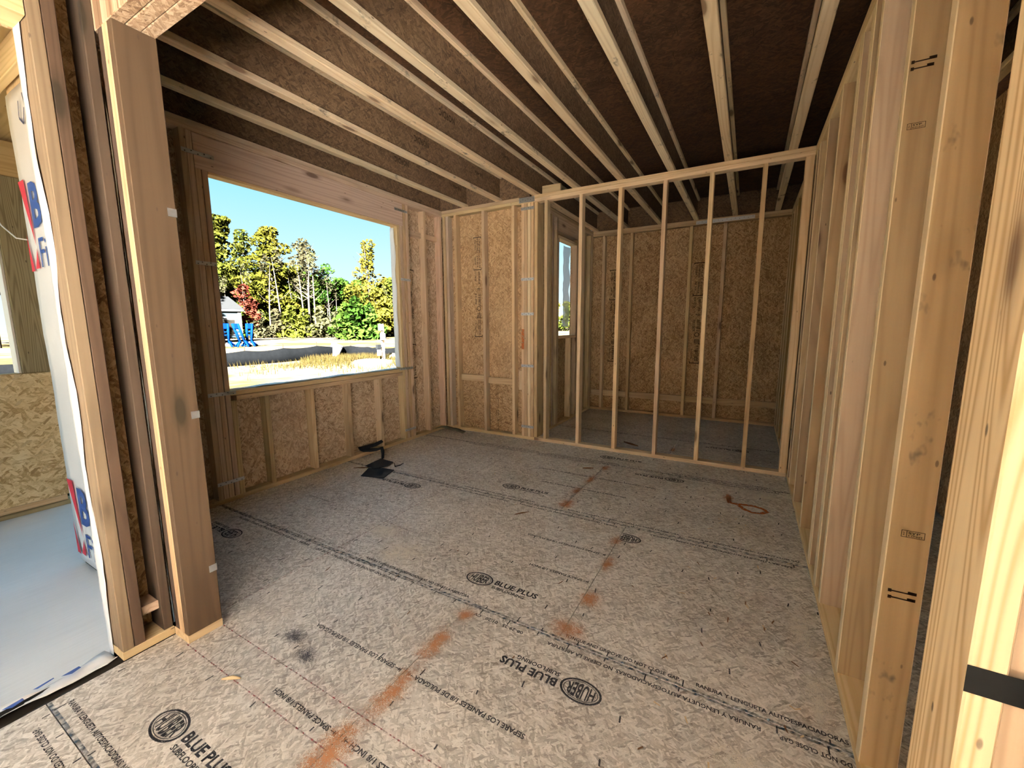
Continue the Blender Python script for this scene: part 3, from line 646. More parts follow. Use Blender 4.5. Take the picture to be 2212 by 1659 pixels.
# threshold: black flashing and a loose fold of wrap on the porch side
fl = wrinkle('flashing_membrane', None, (1.333, .60, -.012), (0, -1.5, 0), (-.13, 0, -.05), 20, 4, (0, 0, 1), .004, M['black_felt'], 41, .1, label='black flashing membrane along the doorway threshold', cat='flashing')
hw = wrinkle('housewrap_flap', None, (1.275, .55, -.004), (.03, -1.4, 0), (-.125, 0, -.03), 40, 5, (0, 0, 1), .007, M['wrap'], 42, .3, label='loose crumpled strip of white housewrap across the doorway threshold', cat='housewrap')
for i in range(8):
    y = .45-i*.16; r_ = R.uniform(-.2, .2); V, F = quads([[(0, 0, 0), (.03, 0, 0), (.05, -.05+r_*.1, 0), (.015, -.055, 0)], [(-.02, -.07, 0), (-.005, -.07, 0), (.02, -.12, 0), (0, -.13, 0)]])
    me = bpy.data.meshes.new('printed_mark'); me.from_pydata([(a, b, c) for a, b, c in V], [], [f[::-1] for f in F]); me.update()
    mesh_obj('printed_mark', me, M['wrap_blue'], hw, Matrix.Translation((1.20+.02*(i % 2), y, -.0005)) @ Matrix.Rotation(-.25, 4, 'Y'))

# ---------------- ceiling: I-joists and deck
ce = empty('ceiling', (2.4, 3, ZP), 'exposed wooden I-joists under dark strand board decking', 'ceiling', kind='structure')
jx = [.359+.4877*i for i in range(20)]
for i, x in enumerate(jx):
    y0, y1 = (.832 if x < 1.1 else .736), (4.49 if x < 1.25 else 6.65)
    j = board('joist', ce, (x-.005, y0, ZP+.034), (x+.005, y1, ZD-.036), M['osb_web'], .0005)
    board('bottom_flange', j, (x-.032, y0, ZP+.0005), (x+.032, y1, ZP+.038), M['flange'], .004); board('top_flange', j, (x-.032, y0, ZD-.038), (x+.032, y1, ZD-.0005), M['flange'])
    if i in (0, 1, 2):
        V, F = [], []; add_text(V, F, 'NORDIC', 0, 0, .20, .055, .03); add_text(V, F, 'NI-40x', -.9, .01, .16, .04, .02)
        me = bpy.data.meshes.new('printed_text'); me.from_pydata(V, [], F); me.update()
        mesh_obj('printed_text', me, M['ink_wall'], j, Matrix(((0, 0, 1, x+.0058), (-1, 0, 0, 3.45-.25*i), (0, -1, 0, ZP+.22), (0, 0, 0, 1))))
for y, yb in ((-5.2, -4.502), (-4.5, -3.282), (-3.28, -2.062), (-2.06, -.842), (-.84, .378), (.38, .798), (.80, 1.598), (1.60, 2.818), (2.82, 4.038), (4.04, 4.498), (4.50, 5.258), (5.26, 6.478), (6.48, 6.70)):
    xs_ = [(-.1 if .5 < y < 4.3 else 1.19), 2.0 if int(y*2) % 2 else 3.2, 5.6, 8.0, 10.05]
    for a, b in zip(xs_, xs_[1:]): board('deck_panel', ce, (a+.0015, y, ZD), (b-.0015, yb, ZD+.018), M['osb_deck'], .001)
board('deck_panel', ce, (-.1, 5.26, ZD), (-.0999+.001, 5.27, ZD+.018), M['osb_deck']) if False else None
board('rim_board', ce, (-.1, .795, ZP), (1.19, .83, ZD), M['osb_web']); board('rim_board', ce, (-.1, 4.47, ZP), (1.25, 4.505, ZD), M['osb_web']); board('rim_board', ce, (1.25, 6.655, ZP), (10, 6.69, ZD), M['osb_web'])
board('rim_board', ce, (-.089, .832, ZP), (-.055, 4.47, ZD), M['osb_web']); board('rim_board', ce, (1.19, -5.1, ZP), (1.225, .80, ZD), M['osb_web'])
board('rim_board', ce, (1.2, 4.505, ZP), (1.235, 6.655, ZD), M['osb_web']); board('rim_board', ce, (1.226, -5.19, ZP), (10, -5.16, ZD), M['osb_web'])
for x, y in ((3.05, 2.9), (3.45, 3.15), (3.0, 3.9), (2.55, 3.2)):
    V, F = stamp_marks(int(x*100)); me = bpy.data.meshes.new('printed_stamp'); me.from_pydata(V, [], F); me.update()
    mesh_obj('printed_stamp', me, M['ink_wall'], ce, Matrix(((-1, 0, 0, x), (0, 1, 0, y), (0, 0, -1, ZD-.001), (0, 0, 0, 1))) @ Matrix.Diagonal((.33, .6, 1, 1)))

# ---------------- rest of the house behind the camera: open framing, plus pieces added to bounce and block light
hc = empty('ceiling_bounce', (5.6, -3, ZP), 'white ceiling panels added behind the camera to bounce light', 'ceiling', kind='structure')
M['bounce'] = plain('bounce_white', (.86, .85, .83), .9, .1)
for i in range(4):
    for j in range(3): board('bounce_panel', hc, (1.34+i*2.14, -5.10+j*1.47, ZP-.014), (1.34+i*2.14+2.137, -5.10+j*1.47+1.466, ZP-.001), M['bounce'], .001)  # added reflector: white panels throw the sun patch onto the room floor
wb = empty('wall_rear', (5.5, -5.15, 0), 'framed rear wall behind the camera with an opening shaped to let sun in', 'wall', kind='structure')  # opening sized and placed for the sun patch it throws indoors
board('bottom_plate', wb, (1.2, -5.2, 0), (4.5, -5.11, ST), M['stud']); board('bottom_plate', wb, (8.9, -5.2, 0), (10, -5.11, ST), M['stud']); board('header', wb, (1.2, -5.2, 2.46), (10, -5.11, 2.78), M['header']); board('top_plate', wb, (1.2, -5.2, 2.781), (10, -5.11, ZP), M['stud'])
for x in (1.34, 1.8, 2.2, 2.6, 3.0, 3.4, 3.8, 4.42, 4.46, 8.9, 8.94, 9.4, 9.9): board('stud', wb, (x, -5.2, ST), (x+ST, -5.11, 2.46), M['stud'])
pan(wb, (8.9, -5.212, -.05), (10, -5.2005, 2.9), 'osb_wall'); pan(wb, (4.502, -5.212, 2.46), (8.898, -5.2005, 2.9), 'osb_wall')
for x in (1.19, 2.30, 3.41): pan(wb, (x, -5.212, -.05), (x+1.09, -5.2005, 2.9), 'osb_wall')
wh = empty('wall_shade', (4.0, .2, 0), 'unseen wall stub added to shade the right post', 'wall', kind='structure')  # added blocker: keeps light from the hall off the right post
board('bottom_plate', wh, (3.951, -.22, 0), (4.039, .615, ST), M['stud']); board('top_plate', wh, (3.951, -.22, 2.80), (4.039, .615, 2.838), M['stud'])
for y in (-.22, .18, .577): board('stud', wh, (3.951, y, ST), (4.039, y+ST, 2.80), M['stud'])
pan(wh, (4.0405, -.22, 0), (4.0515, .615, 2.838))
us = empty('upper_storey', (5, 0, ZD+.02), 'sheathed second storey of the house above the deck', 'upper storey', kind='structure')
for lo, hi in (((1.19, -5.2, 3.18), (1.21, .80, 6.0)), ((-.10, .80, 3.18), (1.21, .82, 6.0)), ((-.10, .82, 3.18), (-.08, 4.50, 6.0)), ((-.10, 4.50, 3.18), (1.21, 4.52, 6.0)), ((1.19, 4.52, 3.18), (1.21, 6.70, 6.0)), ((1.21, 6.68, 3.18), (10, 6.70, 6.0)), ((9.98, -5.2, 3.18), (10, 6.68, 6.0)), ((1.21, -5.2, 3.18), (9.98, -5.18, 6.0))): pan(us, lo, hi)
board('roof_panel', us, (-.6, -5.6, 6.0), (10.4, 7.1, 6.05), M['osb_deck'])
wx = empty('wall_far_right', (10, 0, 0), 'outer framed wall of the house far to the right', 'wall', kind='structure')
pan(wx, (10.0, -5.2, -.05), (10.011, 6.69, ZP), 'osb_wall'); pan(wx, (4.9, 6.69, -.05), (10, 6.70, ZP), 'osb_wall')
for y in (-5.1, -2.6, -.8, .6): board('stud', wx, (9.92, y, ST), (10.0, y+ST, 2.78), M['stud'])
board('header', wx, (9.92, -5.1, 2.5), (10.0, .6, ZP), M['header'])

# ================================================================== porch
GZ = -.45
pf = board('porch_floor', None, (-1.62, -.95, -.30), (1.185, 1.28, -.10), M['concrete'], .004, label='grey broom-finished porch slab outside the doorway', cat='porch floor', kind='structure')
ph = empty('porch_half_wall', (-1.5, .3, -.1), 'low porch wall faced with tan strand board', 'half wall')
board('facing_panel', ph, (-1.462, -.10, -.012), (-1.450, 1.115, 1.035), M['osb_porch'], .001); board('facing_panel', ph, (-1.462, -.95, -.012), (-1.450, -.102, 1.035), M['osb_porch'], .001)
board('base_plate', ph, (-1.552, -.95, -.0995), (-1.44, 1.28, -.062), M['treated']); board('base_block', ph, (-1.545, .60, -.060), (-1.447, 1.06, -.014), M['stud_pale']); board('base_block', ph, (-1.545, -.6, -.060), (-1.447, .55, -.014), M['stud_pale'])
board('cap_plate', ph, (-1.552, -.95, 1.0355), (-1.452, .915, 1.04), M['stud']); board('back_panel', ph, (-1.552, -.95, -.012), (-1.541, 1.115, 1.035), M['osb_porch'])
pp = empty('porch_post', (-1.52, 1.0, 1.04), 'greenish treated timber post on the low porch wall', 'post')
board('post_body', pp, (-1.60, .928, 1.041), (-1.455, 1.085, 2.54), M['treated'], .006); board('white_trim', pp, (-1.61, .912, 1.041), (-1.47, .927, 2.54), plain('white_vinyl', (.8, .82, .83), .5), .002, label='white trim strip')
pr = empty('porch_roof', (-.2, .1, 2.55), 'yellowish porch ceiling joists and boards', 'porch roof', kind='structure')
board('porch_beam', pr, (-1.62, -.95, 2.545), (-1.45, 1.3, 2.80), M['ply'])
for y in (-.9, -.6, -.2, .2, .55, .76): board('porch_joist', pr, (-1.449, y-.019, 2.68), (1.184, y+.019, 2.82), M['ply'])
for i in range(5): board('porch_ceiling_board', pr, (-1.7, -.95+i*.346, 2.825), (1.184, -.95+i*.346+.338, 2.84), M['ply'])
board('porch_ceiling_board', pr, (-1.7, .79, 2.825), (-.13, 1.28, 2.84), M['ply'])
cord = [(-1.62, .93, 2.33), (-1.2, .90, 2.13), (-.6, .84, 1.97), (-.11, .782, 1.90)]
def tube(name, parent, pts, rad, mat, seg=6, **kw):
    bm = bmesh.new(); rings = []
    for i, p in enumerate(pts):
        p = Vector(p); d = (Vector(pts[min(i+1, len(pts)-1)])-Vector(pts[max(i-1, 0)])).normalized(); a = d.orthogonal().normalized(); b = d.cross(a)
        r_ = rad[i] if hasattr(rad, '__len__') else rad
        rings.append([bm.verts.new(p+(a*math.cos(t)+b*math.sin(t))*r_) for t in [2*math.pi*k_/seg for k_ in range(seg)]])
    for r0, r1 in zip(rings, rings[1:]):
        for k_ in range(seg): bm.faces.new((r0[k_], r0[(k_+1) % seg], r1[(k_+1) % seg], r1[k_]))
    bm.faces.new(rings[0][::-1]); bm.faces.new(rings[-1])
    me = bpy.data.meshes.new(name); bm.normal_update(); bm.to_mesh(me); bm.free()
    for p in me.polygons: p.use_smooth = True
    return mesh_obj(name, me, mat, parent, **kw)
tube('string', None, cord, .004, M['wrap'], label='thin pale string strung from porch post to housewrap', cat='string')

# ================================================================== loose things on the floor
r_ = random.Random(3)
def sheet(name, pts, th, label, cat, mat='black_felt', group=None):     # a flat cut piece with its own thickness
    n = len(pts); V = [(*p[:2], p[2]) for p in pts]+[(p[0], p[1], p[2]+th) for p in pts]
    F = [tuple(range(n-1, -1, -1)), tuple(range(n, 2*n))]+[(i, (i+1) % n, (i+1) % n+n, i+n) for i in range(n)]
    return poly(name, None, V, F, M[mat], label=label, cat=cat, group=group)
sheet('rubber_scrap', [(.463, 2.54, .002), (.693, 2.598, .002), (.622, 2.807, .003), (.50, 2.775, .012), (.38, 2.70, .010)], .005, 'flat black rubber square lying nearest on the subfloor below the window', 'scrap')
sheet('rubber_scrap', [(.294, 2.743, .010), (.456, 2.716, .014), (.49, 2.80, .016), (.463, 2.956, .012), (.261, 2.973, .012)], .005, 'folded black rubber piece lying over the edge of the square scrap', 'scrap')
band = [(.30, 2.96, .02), (.20, 3.06, .05), (.12, 3.12, .07), (.07, 3.10, .05), (.03, 3.04, .055), (-.03, 2.99, .06), (-.06, 2.97, .07), (-.03, 3.05, .075), (-.01, 3.15, .08), (.0, 3.24, .10), (-.03, 3.28, .09), (-.06, 3.22, .07), (-.05, 3.12, .055)]
V = []
for i, p in enumerate(band):
    a = i*.5; w = .036; V += [(p[0]-w*math.cos(a)*.5, p[1]-w*math.sin(a)*.3, p[2]-w*.4), (p[0]+w*math.cos(a)*.5, p[1]+w*math.sin(a)*.3, p[2]+w*.5)]
o = poly('rubber_strip', None, V, [(2*i, 2*i+1, 2*i+3, 2*i+2) for i in range(len(band)-1)], M['black_felt'], smooth=True, label='twisted dark rubber strip curling over the bottom plate below the window', cat='strip')
o.modifiers.new('solid', 'SOLIDIFY').thickness = .005
tube('splinter', None, [(.22, 2.66, .006), (.30, 2.71, .006), (.34, 2.74, .007)], [.003, .006, .004], M['chip'], label='thin brown splinter poking from the rubber scraps', cat='splinter')
tube('splinter', None, [(.50, 2.93, .02), (.56, 2.88, .008), (.60, 2.91, .02), (.61, 2.95, .03)], [.004, .006, .005, .002], M['steel_dark'], label='curled dark bark sliver right of the rubber scraps', cat='splinter')
V = []
for i in range(13):
    t = i/12; x = -.02+.42*t; y = 4.19+.10*t+.05*math.sin(t*4); z = .012+.028*abs(math.sin(t*7))*(1-t)+.02*(1-t)
    V += [(x, y-.02, z), (x+.015, y+.035, z+.012)]
o = poly('strap_offcut', None, V, [(2*i, 2*i+1, 2*i+3, 2*i+2) for i in range(12)], M['green_strap'], smooth=True, label='olive strip of strapping crumpled in the corner left of the partition', cat='strap'); o.modifiers.new('solid', 'SOLIDIFY').thickness = .004
tube('splinter', None, [(2.33, 4.85, .007), (2.42, 4.80, .008), (2.517, 4.757, .006)], [.008, .014, .006], M['chip'], label='brown bark sliver on the far room floor behind the partition', cat='splinter')
tube('splinter', None, [(2.211, 3.746, .005), (2.26, 3.77, .006), (2.302, 3.796, .005)], [.005, .007, .004], M['chip'], label='dark wood splinter on the floor left of the orange paint near the partition', cat='splinter')
tube('splinter', None, [(2.115, 2.546, .004), (2.15, 2.59, .005), (2.187, 2.635, .004)], [.003, .005, .002], M['chip'], label='thin splinter on the middle of the floor below the printed oval', cat='splinter')
tube('splinter', None, [(1.80, .705, .006), (1.83, .73, .007), (1.86, .745, .005)], [.003, .008, .003], M['chip_pale'], label='pale wood chip on the red chalk line right of the brown post', cat='splinter')
for i in range(60):
    x, y = R.choice(((R.uniform(1.5, 3.8), R.uniform(.6, 4.2)), (R.uniform(3.3, 3.85), R.uniform(1.2, 3.4)))); a = R.uniform(0, 3.1); l = R.uniform(.006, .02)
    flat('wood_crumb', x, y, *[[(-l, -.002, 0), (l, -.003, .004), (l, .003, .004), (-l*.6, .003, .001)], [(0, 1, 2, 3)]], M['chip_pale'] if i % 2 else M['chip'], .001, a) if i < 60 else None

# ================================================================== outdoors
def hgt(x, y):
    d1 = math.hypot((x+13.5)/5.0, (y-13.2)/3.2); m = .28*math.exp(-d1*d1)
    far = max(0, -x-20); return GZ+m+.10*math.sin(x*.21)*math.cos(y*.17)*min(1, far/10)+.05*math.sin(x*.9+y*.4)*math.exp(-abs(x+12)/14)
k = N('sandy_ground', .95, .0); v = k.n('TexCoord').outputs['Object']
f1 = k.noise(v, .12, 5., .6); f2 = k.noise(v, 1.6, 5., .7); f3 = k.noise(k.vmul(v, (.05, .12, 0)), 1., 4., .6)
c = k.mix(f2, (.020, .0155, .0095), (.042, .034, .023)); g = k.ramp(k.math('ADD', f1, k.math('MULTIPLY', f3, .5)), [(.72, 0.), (.80, 1.)])
c = k.mix(k.math('MULTIPLY', g, k.math('MULTIPLY_ADD', f2, .8, .4, clamp=True)), c, (.013, .0105, .003, 1)); k.col(c); k.bump(f2, .6, .05)
M['ground'] = k.m
xs_ = [-260, -200, -150, -120, -95, -75, -60, -50]+[-42+i*1.0 for i in range(42)]+[0.5, 3, 6, 12, 20, 40, 90]
ys_ = [-90, -60, -40, -25, -15, -8, -4, 0]+[2+i*1.0 for i in range(34)]+[38, 44, 52, 60, 75, 95, 130, 200, 300, 500]
V = [(x, y, hgt(x, y)-(0 if x < -1.6 else 0)) for x in xs_ for y in ys_]; ny = len(ys_)
F = [(i*ny+j, (i+1)*ny+j, (i+1)*ny+j+1, i*ny+j+1) for i in range(len(xs_)-1) for j in range(ny-1)]
poly('ground', None, V, F, M['ground'], smooth=True, label='bright sandy building lot with patches of dry grass', cat='ground', kind='structure')
# grass
def leafmat(name, c0, c1, sc=.6):
    k = N(name, .9, .0); v = k.obj(); f = k.noise(v, sc, 3.); r = k.n('ObjectInfo').outputs['Random']
    c = k.mix(k.ramp(f, [(.3, 0.), (.7, 1.)]), c0, c1)
    c = k.n('HueSaturation', {'Hue': k.math('MULTIPLY_ADD', r, .05, .475), 'Value': k.math('MULTIPLY_ADD', r, .4, .8), 'Color': c}).outputs[0]
    k.col(c); tr = k.n('BsdfTranslucent', {'Color': c}); mx = k.n('MixShader', {0: .3, 1: k.b.outputs[0], 2: tr.outputs[0]})
    k.t.links.new(mx.outputs[0], k.t.nodes['Material Output'].inputs[0]); return k.m
M['grass'] = leafmat('dry_grass_blades', (.010, .009, .0022), (.019, .0145, .005), 1.5)
V, F = [], []
gr = random.Random(5)
def blade(x, y, h):
    a = gr.uniform(0, 6.28); w = h*.05; dx, dy = math.cos(a)*w, math.sin(a)*w; lx, ly = gr.uniform(-.3, .3)*h, gr.uniform(-.3, .3)*h; z = hgt(x, y)-.02; i = len(V)
    V.extend([(x-dx, y-dy, z), (x+dx, y+dy, z), (x+lx, y+ly, z+h)]); F.append((i, i+1, i+2))
for _ in range(9000):
    x, y = gr.gauss(-13.2, 2.6), gr.gauss(13.0, 1.6)
    if math.sin(x*1.3)+math.sin(y*1.7+x) > -.6: blade(x, y, gr.uniform(.1, .34))
for _ in range(5000):
    x, y = gr.uniform(-26, -17), gr.uniform(15, 30); blade(x, y, gr.uniform(.1, .3)) if math.sin(x*.5)+math.sin(y*.4) > .3 else None
poly('dry_grass', None, V, F, M['grass'], label='yellow dry grass tufts growing on the sandy mound', cat='grass', kind='stuff')
# silt fence: one sagging black sheet with wooden stakes
fpts = [(-19.5, 2.0), (-18.2, 5.5), (-16.9, 8.2), (-15.9, 10.2), (-15.3, 11.6), (-15.1, 13.2), (-15.3, 15.4), (-14.2, 16.2), (-12.9, 16.6), (-11.6, 16.9), (-10.2, 17.6), (-8.5, 18.6)]
sfn = empty('silt_fence', (-15.3, 12, GZ), 'low black fabric silt fence on wooden stakes across the lot', 'fence')
M['stake'] = plain('weathered_stake', (.012, .009, .006), .9, .0); M['fence'] = plain('silt_fabric', (.0011, .0012, .0013), .9, .0, 0, .3, 6)
V, F = [], []; n_ = 0
for (xa, ya), (xb, yb) in zip(fpts, fpts[1:]):
    for s_ in range(6):
        t = s_/6; x, y = xa+(xb-xa)*t, ya+(yb-ya)*t; z = hgt(x, y); top = .66-.07*math.sin(t*math.pi)-(.10 if x > -14.5 else 0)
        V += [(x, y, z-.05), (x+.03, y, z+top*.5), (x, y, z+top)]; n_ += 1
F = [(3*i+j, 3*i+3+j, 3*i+4+j, 3*i+1+j) for i in range(n_-1) for j in range(2)]
o = poly('fabric', sfn, V, F, M['fence'], smooth=True); o.modifiers.new('solid', 'SOLIDIFY').thickness = .01
for x, y in fpts: board('stake', sfn, (x-.06, y-.02, hgt(x, y)-.1), (x-.02, y+.02, hgt(x, y)+.85), M['stake'])
# bucket, pole, blue frames, shed, sheets
def lathe(name, parent, prof, mat, mw=None, seg=20, **kw):
    V, F = [], []
    for r0, z0 in prof:
        for k_ in range(seg): t = 2*math.pi*k_/seg; V.append((r0*math.cos(t), r0*math.sin(t), z0))
    for i in range(len(prof)-1):
        for k_ in range(seg): F.append((i*seg+k_, i*seg+(k_+1) % seg, (i+1)*seg+(k_+1) % seg, (i+1)*seg+k_))
    return poly(name, parent, V, F, mat, mw, smooth=True, **kw)
M['white_plastic'] = plain('white_plastic', (.05, .05, .052), .6, .0)
bx, by = -15.4, 14.25; bz = hgt(bx, by)
bk = empty('bucket', (bx, by, bz), 'tall white plastic drum leaning over in front of the silt fence', 'drum')
tilt = Matrix.Translation((bx, by, bz-.03)) @ Matrix.Rotation(.42, 4, Vector((-.68, .73, 0)).cross(Vector((0, 0, 1))) * -1) @ Matrix.Rotation(.42*0, 4, 'X')
tilt = Matrix.Translation((bx, by, bz-.03)) @ Matrix.Rotation(.40, 4, Vector((-.6, .45, 0)))
lathe('drum_body', bk, [(0, 0), (.26, 0), (.27, .02), (.30, .80), (.28, .82), (0, .83)], M['white_plastic'], tilt); lathe('rim_band', bk, [(.301, .73), (.312, .735), (.312, .775), (.302, .78)], M['white_plastic'], tilt)
px, py = -11.7, 14.3; pz = hgt(px, py)
up_ = empty('utility_pole', (px, py, pz), 'pale timber service post with white meter boxes and a grey panel', 'utility post')
board('timber', up_, (px-.06, py-.06, pz-.2), (px+.06, py+.06, pz+1.66), M['stud_pale']); wp_ = M['white_plastic']; gp = plain('grey_box', (.0035, .0038, .004), .6, .0)
board('meter_box', up_, (px-.02, py-.22, pz+1.36), (px+.14, py-.06, pz+1.66), wp_, .01); board('meter_box', up_, (px+.06, py-.20, pz+.92), (px+.2, py+.02, pz+1.22), wp_, .01); board('grey_panel', up_, (px-.02, py-.42, pz+.50), (px+.12, py-.20, pz+.70), gp, .01)
board('meter_box', up_, (px-.02, py-.36, pz+.18), (px+.12, py-.20, pz+.46), wp_, .01)
tube('conduit', up_, [(px+.09, py-.1, pz), (px+.09, py-.1, pz+.6), (px+.09, py-.12, pz+1.0), (px+.09, py-.1, pz+1.36)], .022, wp_)
M['blue'] = plain('blue_plastic', (.0004, .0045, .028), .6, .0)
def trestle(x, y, lean, label, h=2.0):
    z = hgt(x, y); e = empty('blue_stand', (x, y, z), label, 'stand', 'blue stands beyond the silt fence'); a = Vector((-.5, -.86, 0)); a = Vector((.48, .87, 0)); q = Vector((-a.y, a.x, 0))
    def bar(nm, p0, p1, w):
        p0, p1 = Vector(p0), Vector(p1); tube(nm, e, [p0, p1], w, M['blue'], 4)
    b = Vector((x, y, z)); lv = a*lean
    for s_ in (-1, 1): bar('upright', b+a*.17*s_+Vector((0, 0, .3)), b+a*.20*s_+lv+Vector((0, 0, h)), .11)
    for t in (.42, .58, .74, .98): c_ = b+lv*t+Vector((0, 0, .3+(h-.3)*t)); bar('rung', c_-a*.22, c_+a*.22, .06)
    c_ = b+lv*.86+Vector((0, 0, .3+(h-.3)*.86)); board('tray', e, (c_.x-.12, c_.y-.2, c_.z-.2), (c_.x+.12, c_.y+.16, c_.z+.24), M['blue'], .02)
    for s_ in (-1, 1):
        bar('foot', b+a*.16*s_+Vector((0, 0, .52)), b+a*.62*s_+q*.3+Vector((0, 0, .02)), .09); bar('foot', b+a*.16*s_+Vector((0, 0, .52)), b+a*.40*s_-q*.5+Vector((0, 0, .02)), .09)
trestle(-35.4, 19.0, .0, 'leftmost blue plastic stand, narrow and upright'); trestle(-34.6, 19.9, -.45, 'middle blue plastic stand leaning left'); trestle(-34.9, 20.6, .12, 'rightmost blue plastic stand with open ladder frame')
sx, sy = -50.1, 26.8; sz = hgt(sx, sy)+.55
sh = empty('shed', (sx, sy, sz), 'small pale blue building with white trim and grey shingle roof', 'shed')
Mw, Mb, Mr, Mg = plain('white_trim_paint', (.045, .045, .046), .6, .0), plain('pale_blue_siding', (.011, .0155, .018), .7, .0), plain('grey_shingle', (.0055, .0057, .0058), .9, .0, 0, .5, 20), plain('window_glass', (.004, .0036, .0028), .5, .0)
ang = math.radians(118); rot = Matrix.Translation((sx, sy, 0)) @ Matrix.Rotation(math.radians(-20), 4, 'Z') @ Matrix.Translation((-sx, -sy, 0))
def sb(nm, lo, hi, mat, ch=.01, par=None):
    lo, hi = Vector(lo)+Vector((sx, sy, sz)), Vector(hi)+Vector((sx, sy, sz)); o = board(nm, par or sh, lo, hi, mat, ch); mw = rot @ W[o.name]; o.matrix_basis = mw; W[o.name] = mw; return o
sb('body', (-3, -4.2, 0), (0, 1.1, 3.1), Mb); sb('fascia', (-3.3, -4.5, 3.1), (.3, 1.4, 3.38), Mw); sb('corner_trim', (-.2, .8, 0), (.06, 1.16, 3.1), Mw); sb('lintel', (0, -3.8, 2.15), (.05, .8, 2.45), Mw)
wn = sb('window', (0, -3.4, .3), (.03, .55, 2.15), Mw); sb('pane', (.03, -3.3, .4), (.045, -1.5, 2.1), Mg, .01, wn); sb('pane', (.03, -1.4, .4), (.045, .45, 2.1), Mg, .01, wn)
V = [(.35, -4.55, 3.38), (.35, 1.45, 3.38), (-3.35, 1.45, 3.38), (-3.35, -4.55, 3.38), (-1.5, -2.6, 4.9), (-1.5, .2, 4.9)]; F = [(0, 1, 5, 4), (1, 2, 5), (2, 3, 4, 5), (3, 0, 4), (3, 2, 1, 0)]
poly('roof', sh, V, F, Mr, rot @ Matrix.Translation((sx, sy, sz)))
# stones and dirt heaps
def stone(x, y, s, mat, label):
    bm = bmesh.new(); bmesh.ops.create_icosphere(bm, subdivisions=2, radius=1)
    rr = random.Random(int(x*10)); ph_ = [rr.uniform(0, 6) for _ in range(3)]
    for v_ in bm.verts: v_.co *= 1+.16*math.sin(v_.co.x*3+ph_[0])+.14*math.sin(v_.co.y*4+ph_[1]); v_.co.z *= .62
    me = bpy.data.meshes.new('stone'); bm.to_mesh(me); bm.free()
    mesh_obj('stone', me, mat, None, Matrix.Translation((x, y, hgt(x, y)+.1*s)) @ Matrix.Diagonal((s, s, s, 1)), label=label, cat='stone', group='pale boulders on the lot')
Ms = plain('pale_stone', (.03, .027, .023), .9, .0, 0, .3, 3)
stone(-18.0, 18.6, .42, Ms, 'pale boulder standing behind the silt fence left of the service post'); stone(-12.3, 15.4, .32, Ms, 'pale boulder lying at the foot of the silt fence beside the service post')

# ---------------- trees
M['bark'] = plain('pine_bark', (.021, .0175, .0135), .9, .0, 0, .3, 6); M['bark_dark'] = plain('dark_bark', (.004, .0032, .0026), .9, .0, 0, .3, 6)
M['leaf_a'] = leafmat('pine_foliage', (.0060, .0092, .0014), (.021, .0225, .0035), .35); M['leaf_b'] = leafmat('yellow_foliage', (.010, .0135, .0018), (.027, .0265, .0035), .4)
M['leaf_c'] = leafmat('dull_foliage', (.0085, .0088, .0042), (.019, .017, .008), .5); M['leaf_d'] = leafmat('green_foliage', (.0036, .0095, .0013), (.013, .022, .0032), .4)
M['leaf_r'] = leafmat('red_foliage', (.018, .0028, .0026), (.034, .0055, .0045), .8); M['leaf_g'] = leafmat('gold_foliage', (.015, .0145, .002), (.032, .024, .0035), .4)
def crown(seed, h, blobs, n, leaf):
    rr = random.Random(seed); V, F = [], []
    for (bx_, by_, bz_, br, bh) in blobs:
        for _ in range(n):
            while True:
                p = Vector((rr.uniform(-1, 1), rr.uniform(-1, 1), rr.uniform(-1, 1)))
                if p.length <= 1: break
            p = p.normalized()*(p.length**.45); c_ = Vector((bx_+p.x*br, by_+p.y*br, bz_+p.z*bh))
            a = Vector((rr.uniform(-1, 1), rr.uniform(-1, 1), rr.uniform(-.5, .5))).normalized(); b = a.orthogonal().normalized(); b = (b*math.cos(rr.uniform(0, 6))+a.cross(b)*math.sin(rr.uniform(0, 6))).normalized(); s_ = leaf*rr.uniform(.6, 1.5); i = len(V)
            V += [tuple(c_-a*s_), tuple(c_+b*s_*.7), tuple(c_+a*s_), tuple(c_-b*s_*.7)]; F.append((i, i+1, i+2, i+3))
    me = bpy.data.meshes.new('foliage'); me.from_pydata(V, [], F); me.update(); return me
def trunk(seed, h, r0, branches):
    rr = random.Random(seed); bm = bmesh.new()
    def limb(pts, rads, seg=6):
        rings = []
        for i, p in enumerate(pts):
            d = (pts[min(i+1, len(pts)-1)]-pts[max(i-1, 0)]).normalized(); a = d.orthogonal().normalized(); b = d.cross(a)
            rings.append([bm.verts.new(p+(a*math.cos(t)+b*math.sin(t))*rads[i]) for t in [2*math.pi*k_/seg for k_ in range(seg)]])
        for q0, q1 in zip(rings, rings[1:]):
            for k_ in range(seg): bm.faces.new((q0[k_], q0[(k_+1) % seg], q1[(k_+1) % seg], q1[k_]))
    bx_, by_ = rr.uniform(-.04, .04), rr.uniform(-.04, .04)
    P = [Vector((bx_*h*t*t+.1*math.sin(t*5), by_*h*t*t, h*t)) for t in (0, .15, .35, .55, .75, .95)]; limb(P, [r0, r0*.9, r0*.8, r0*.65, r0*.45, r0*.12])
    for _ in range(branches):
        t = rr.uniform(.4, .9); b0 = Vector((bx_*h*t*t, by_*h*t*t, h*t)); a = rr.uniform(0, 6.28); l = h*rr.uniform(.08, .18)
        limb([b0, b0+Vector((math.cos(a)*l*.5, math.sin(a)*l*.5, l*.3)), b0+Vector((math.cos(a)*l, math.sin(a)*l, l*.8))], [r0*.3, r0*.2, r0*.05], 4)
    me = bpy.data.meshes.new('trunk'); bm.to_mesh(me); bm.free()
    for p in me.polygons: p.use_smooth = True
    return me
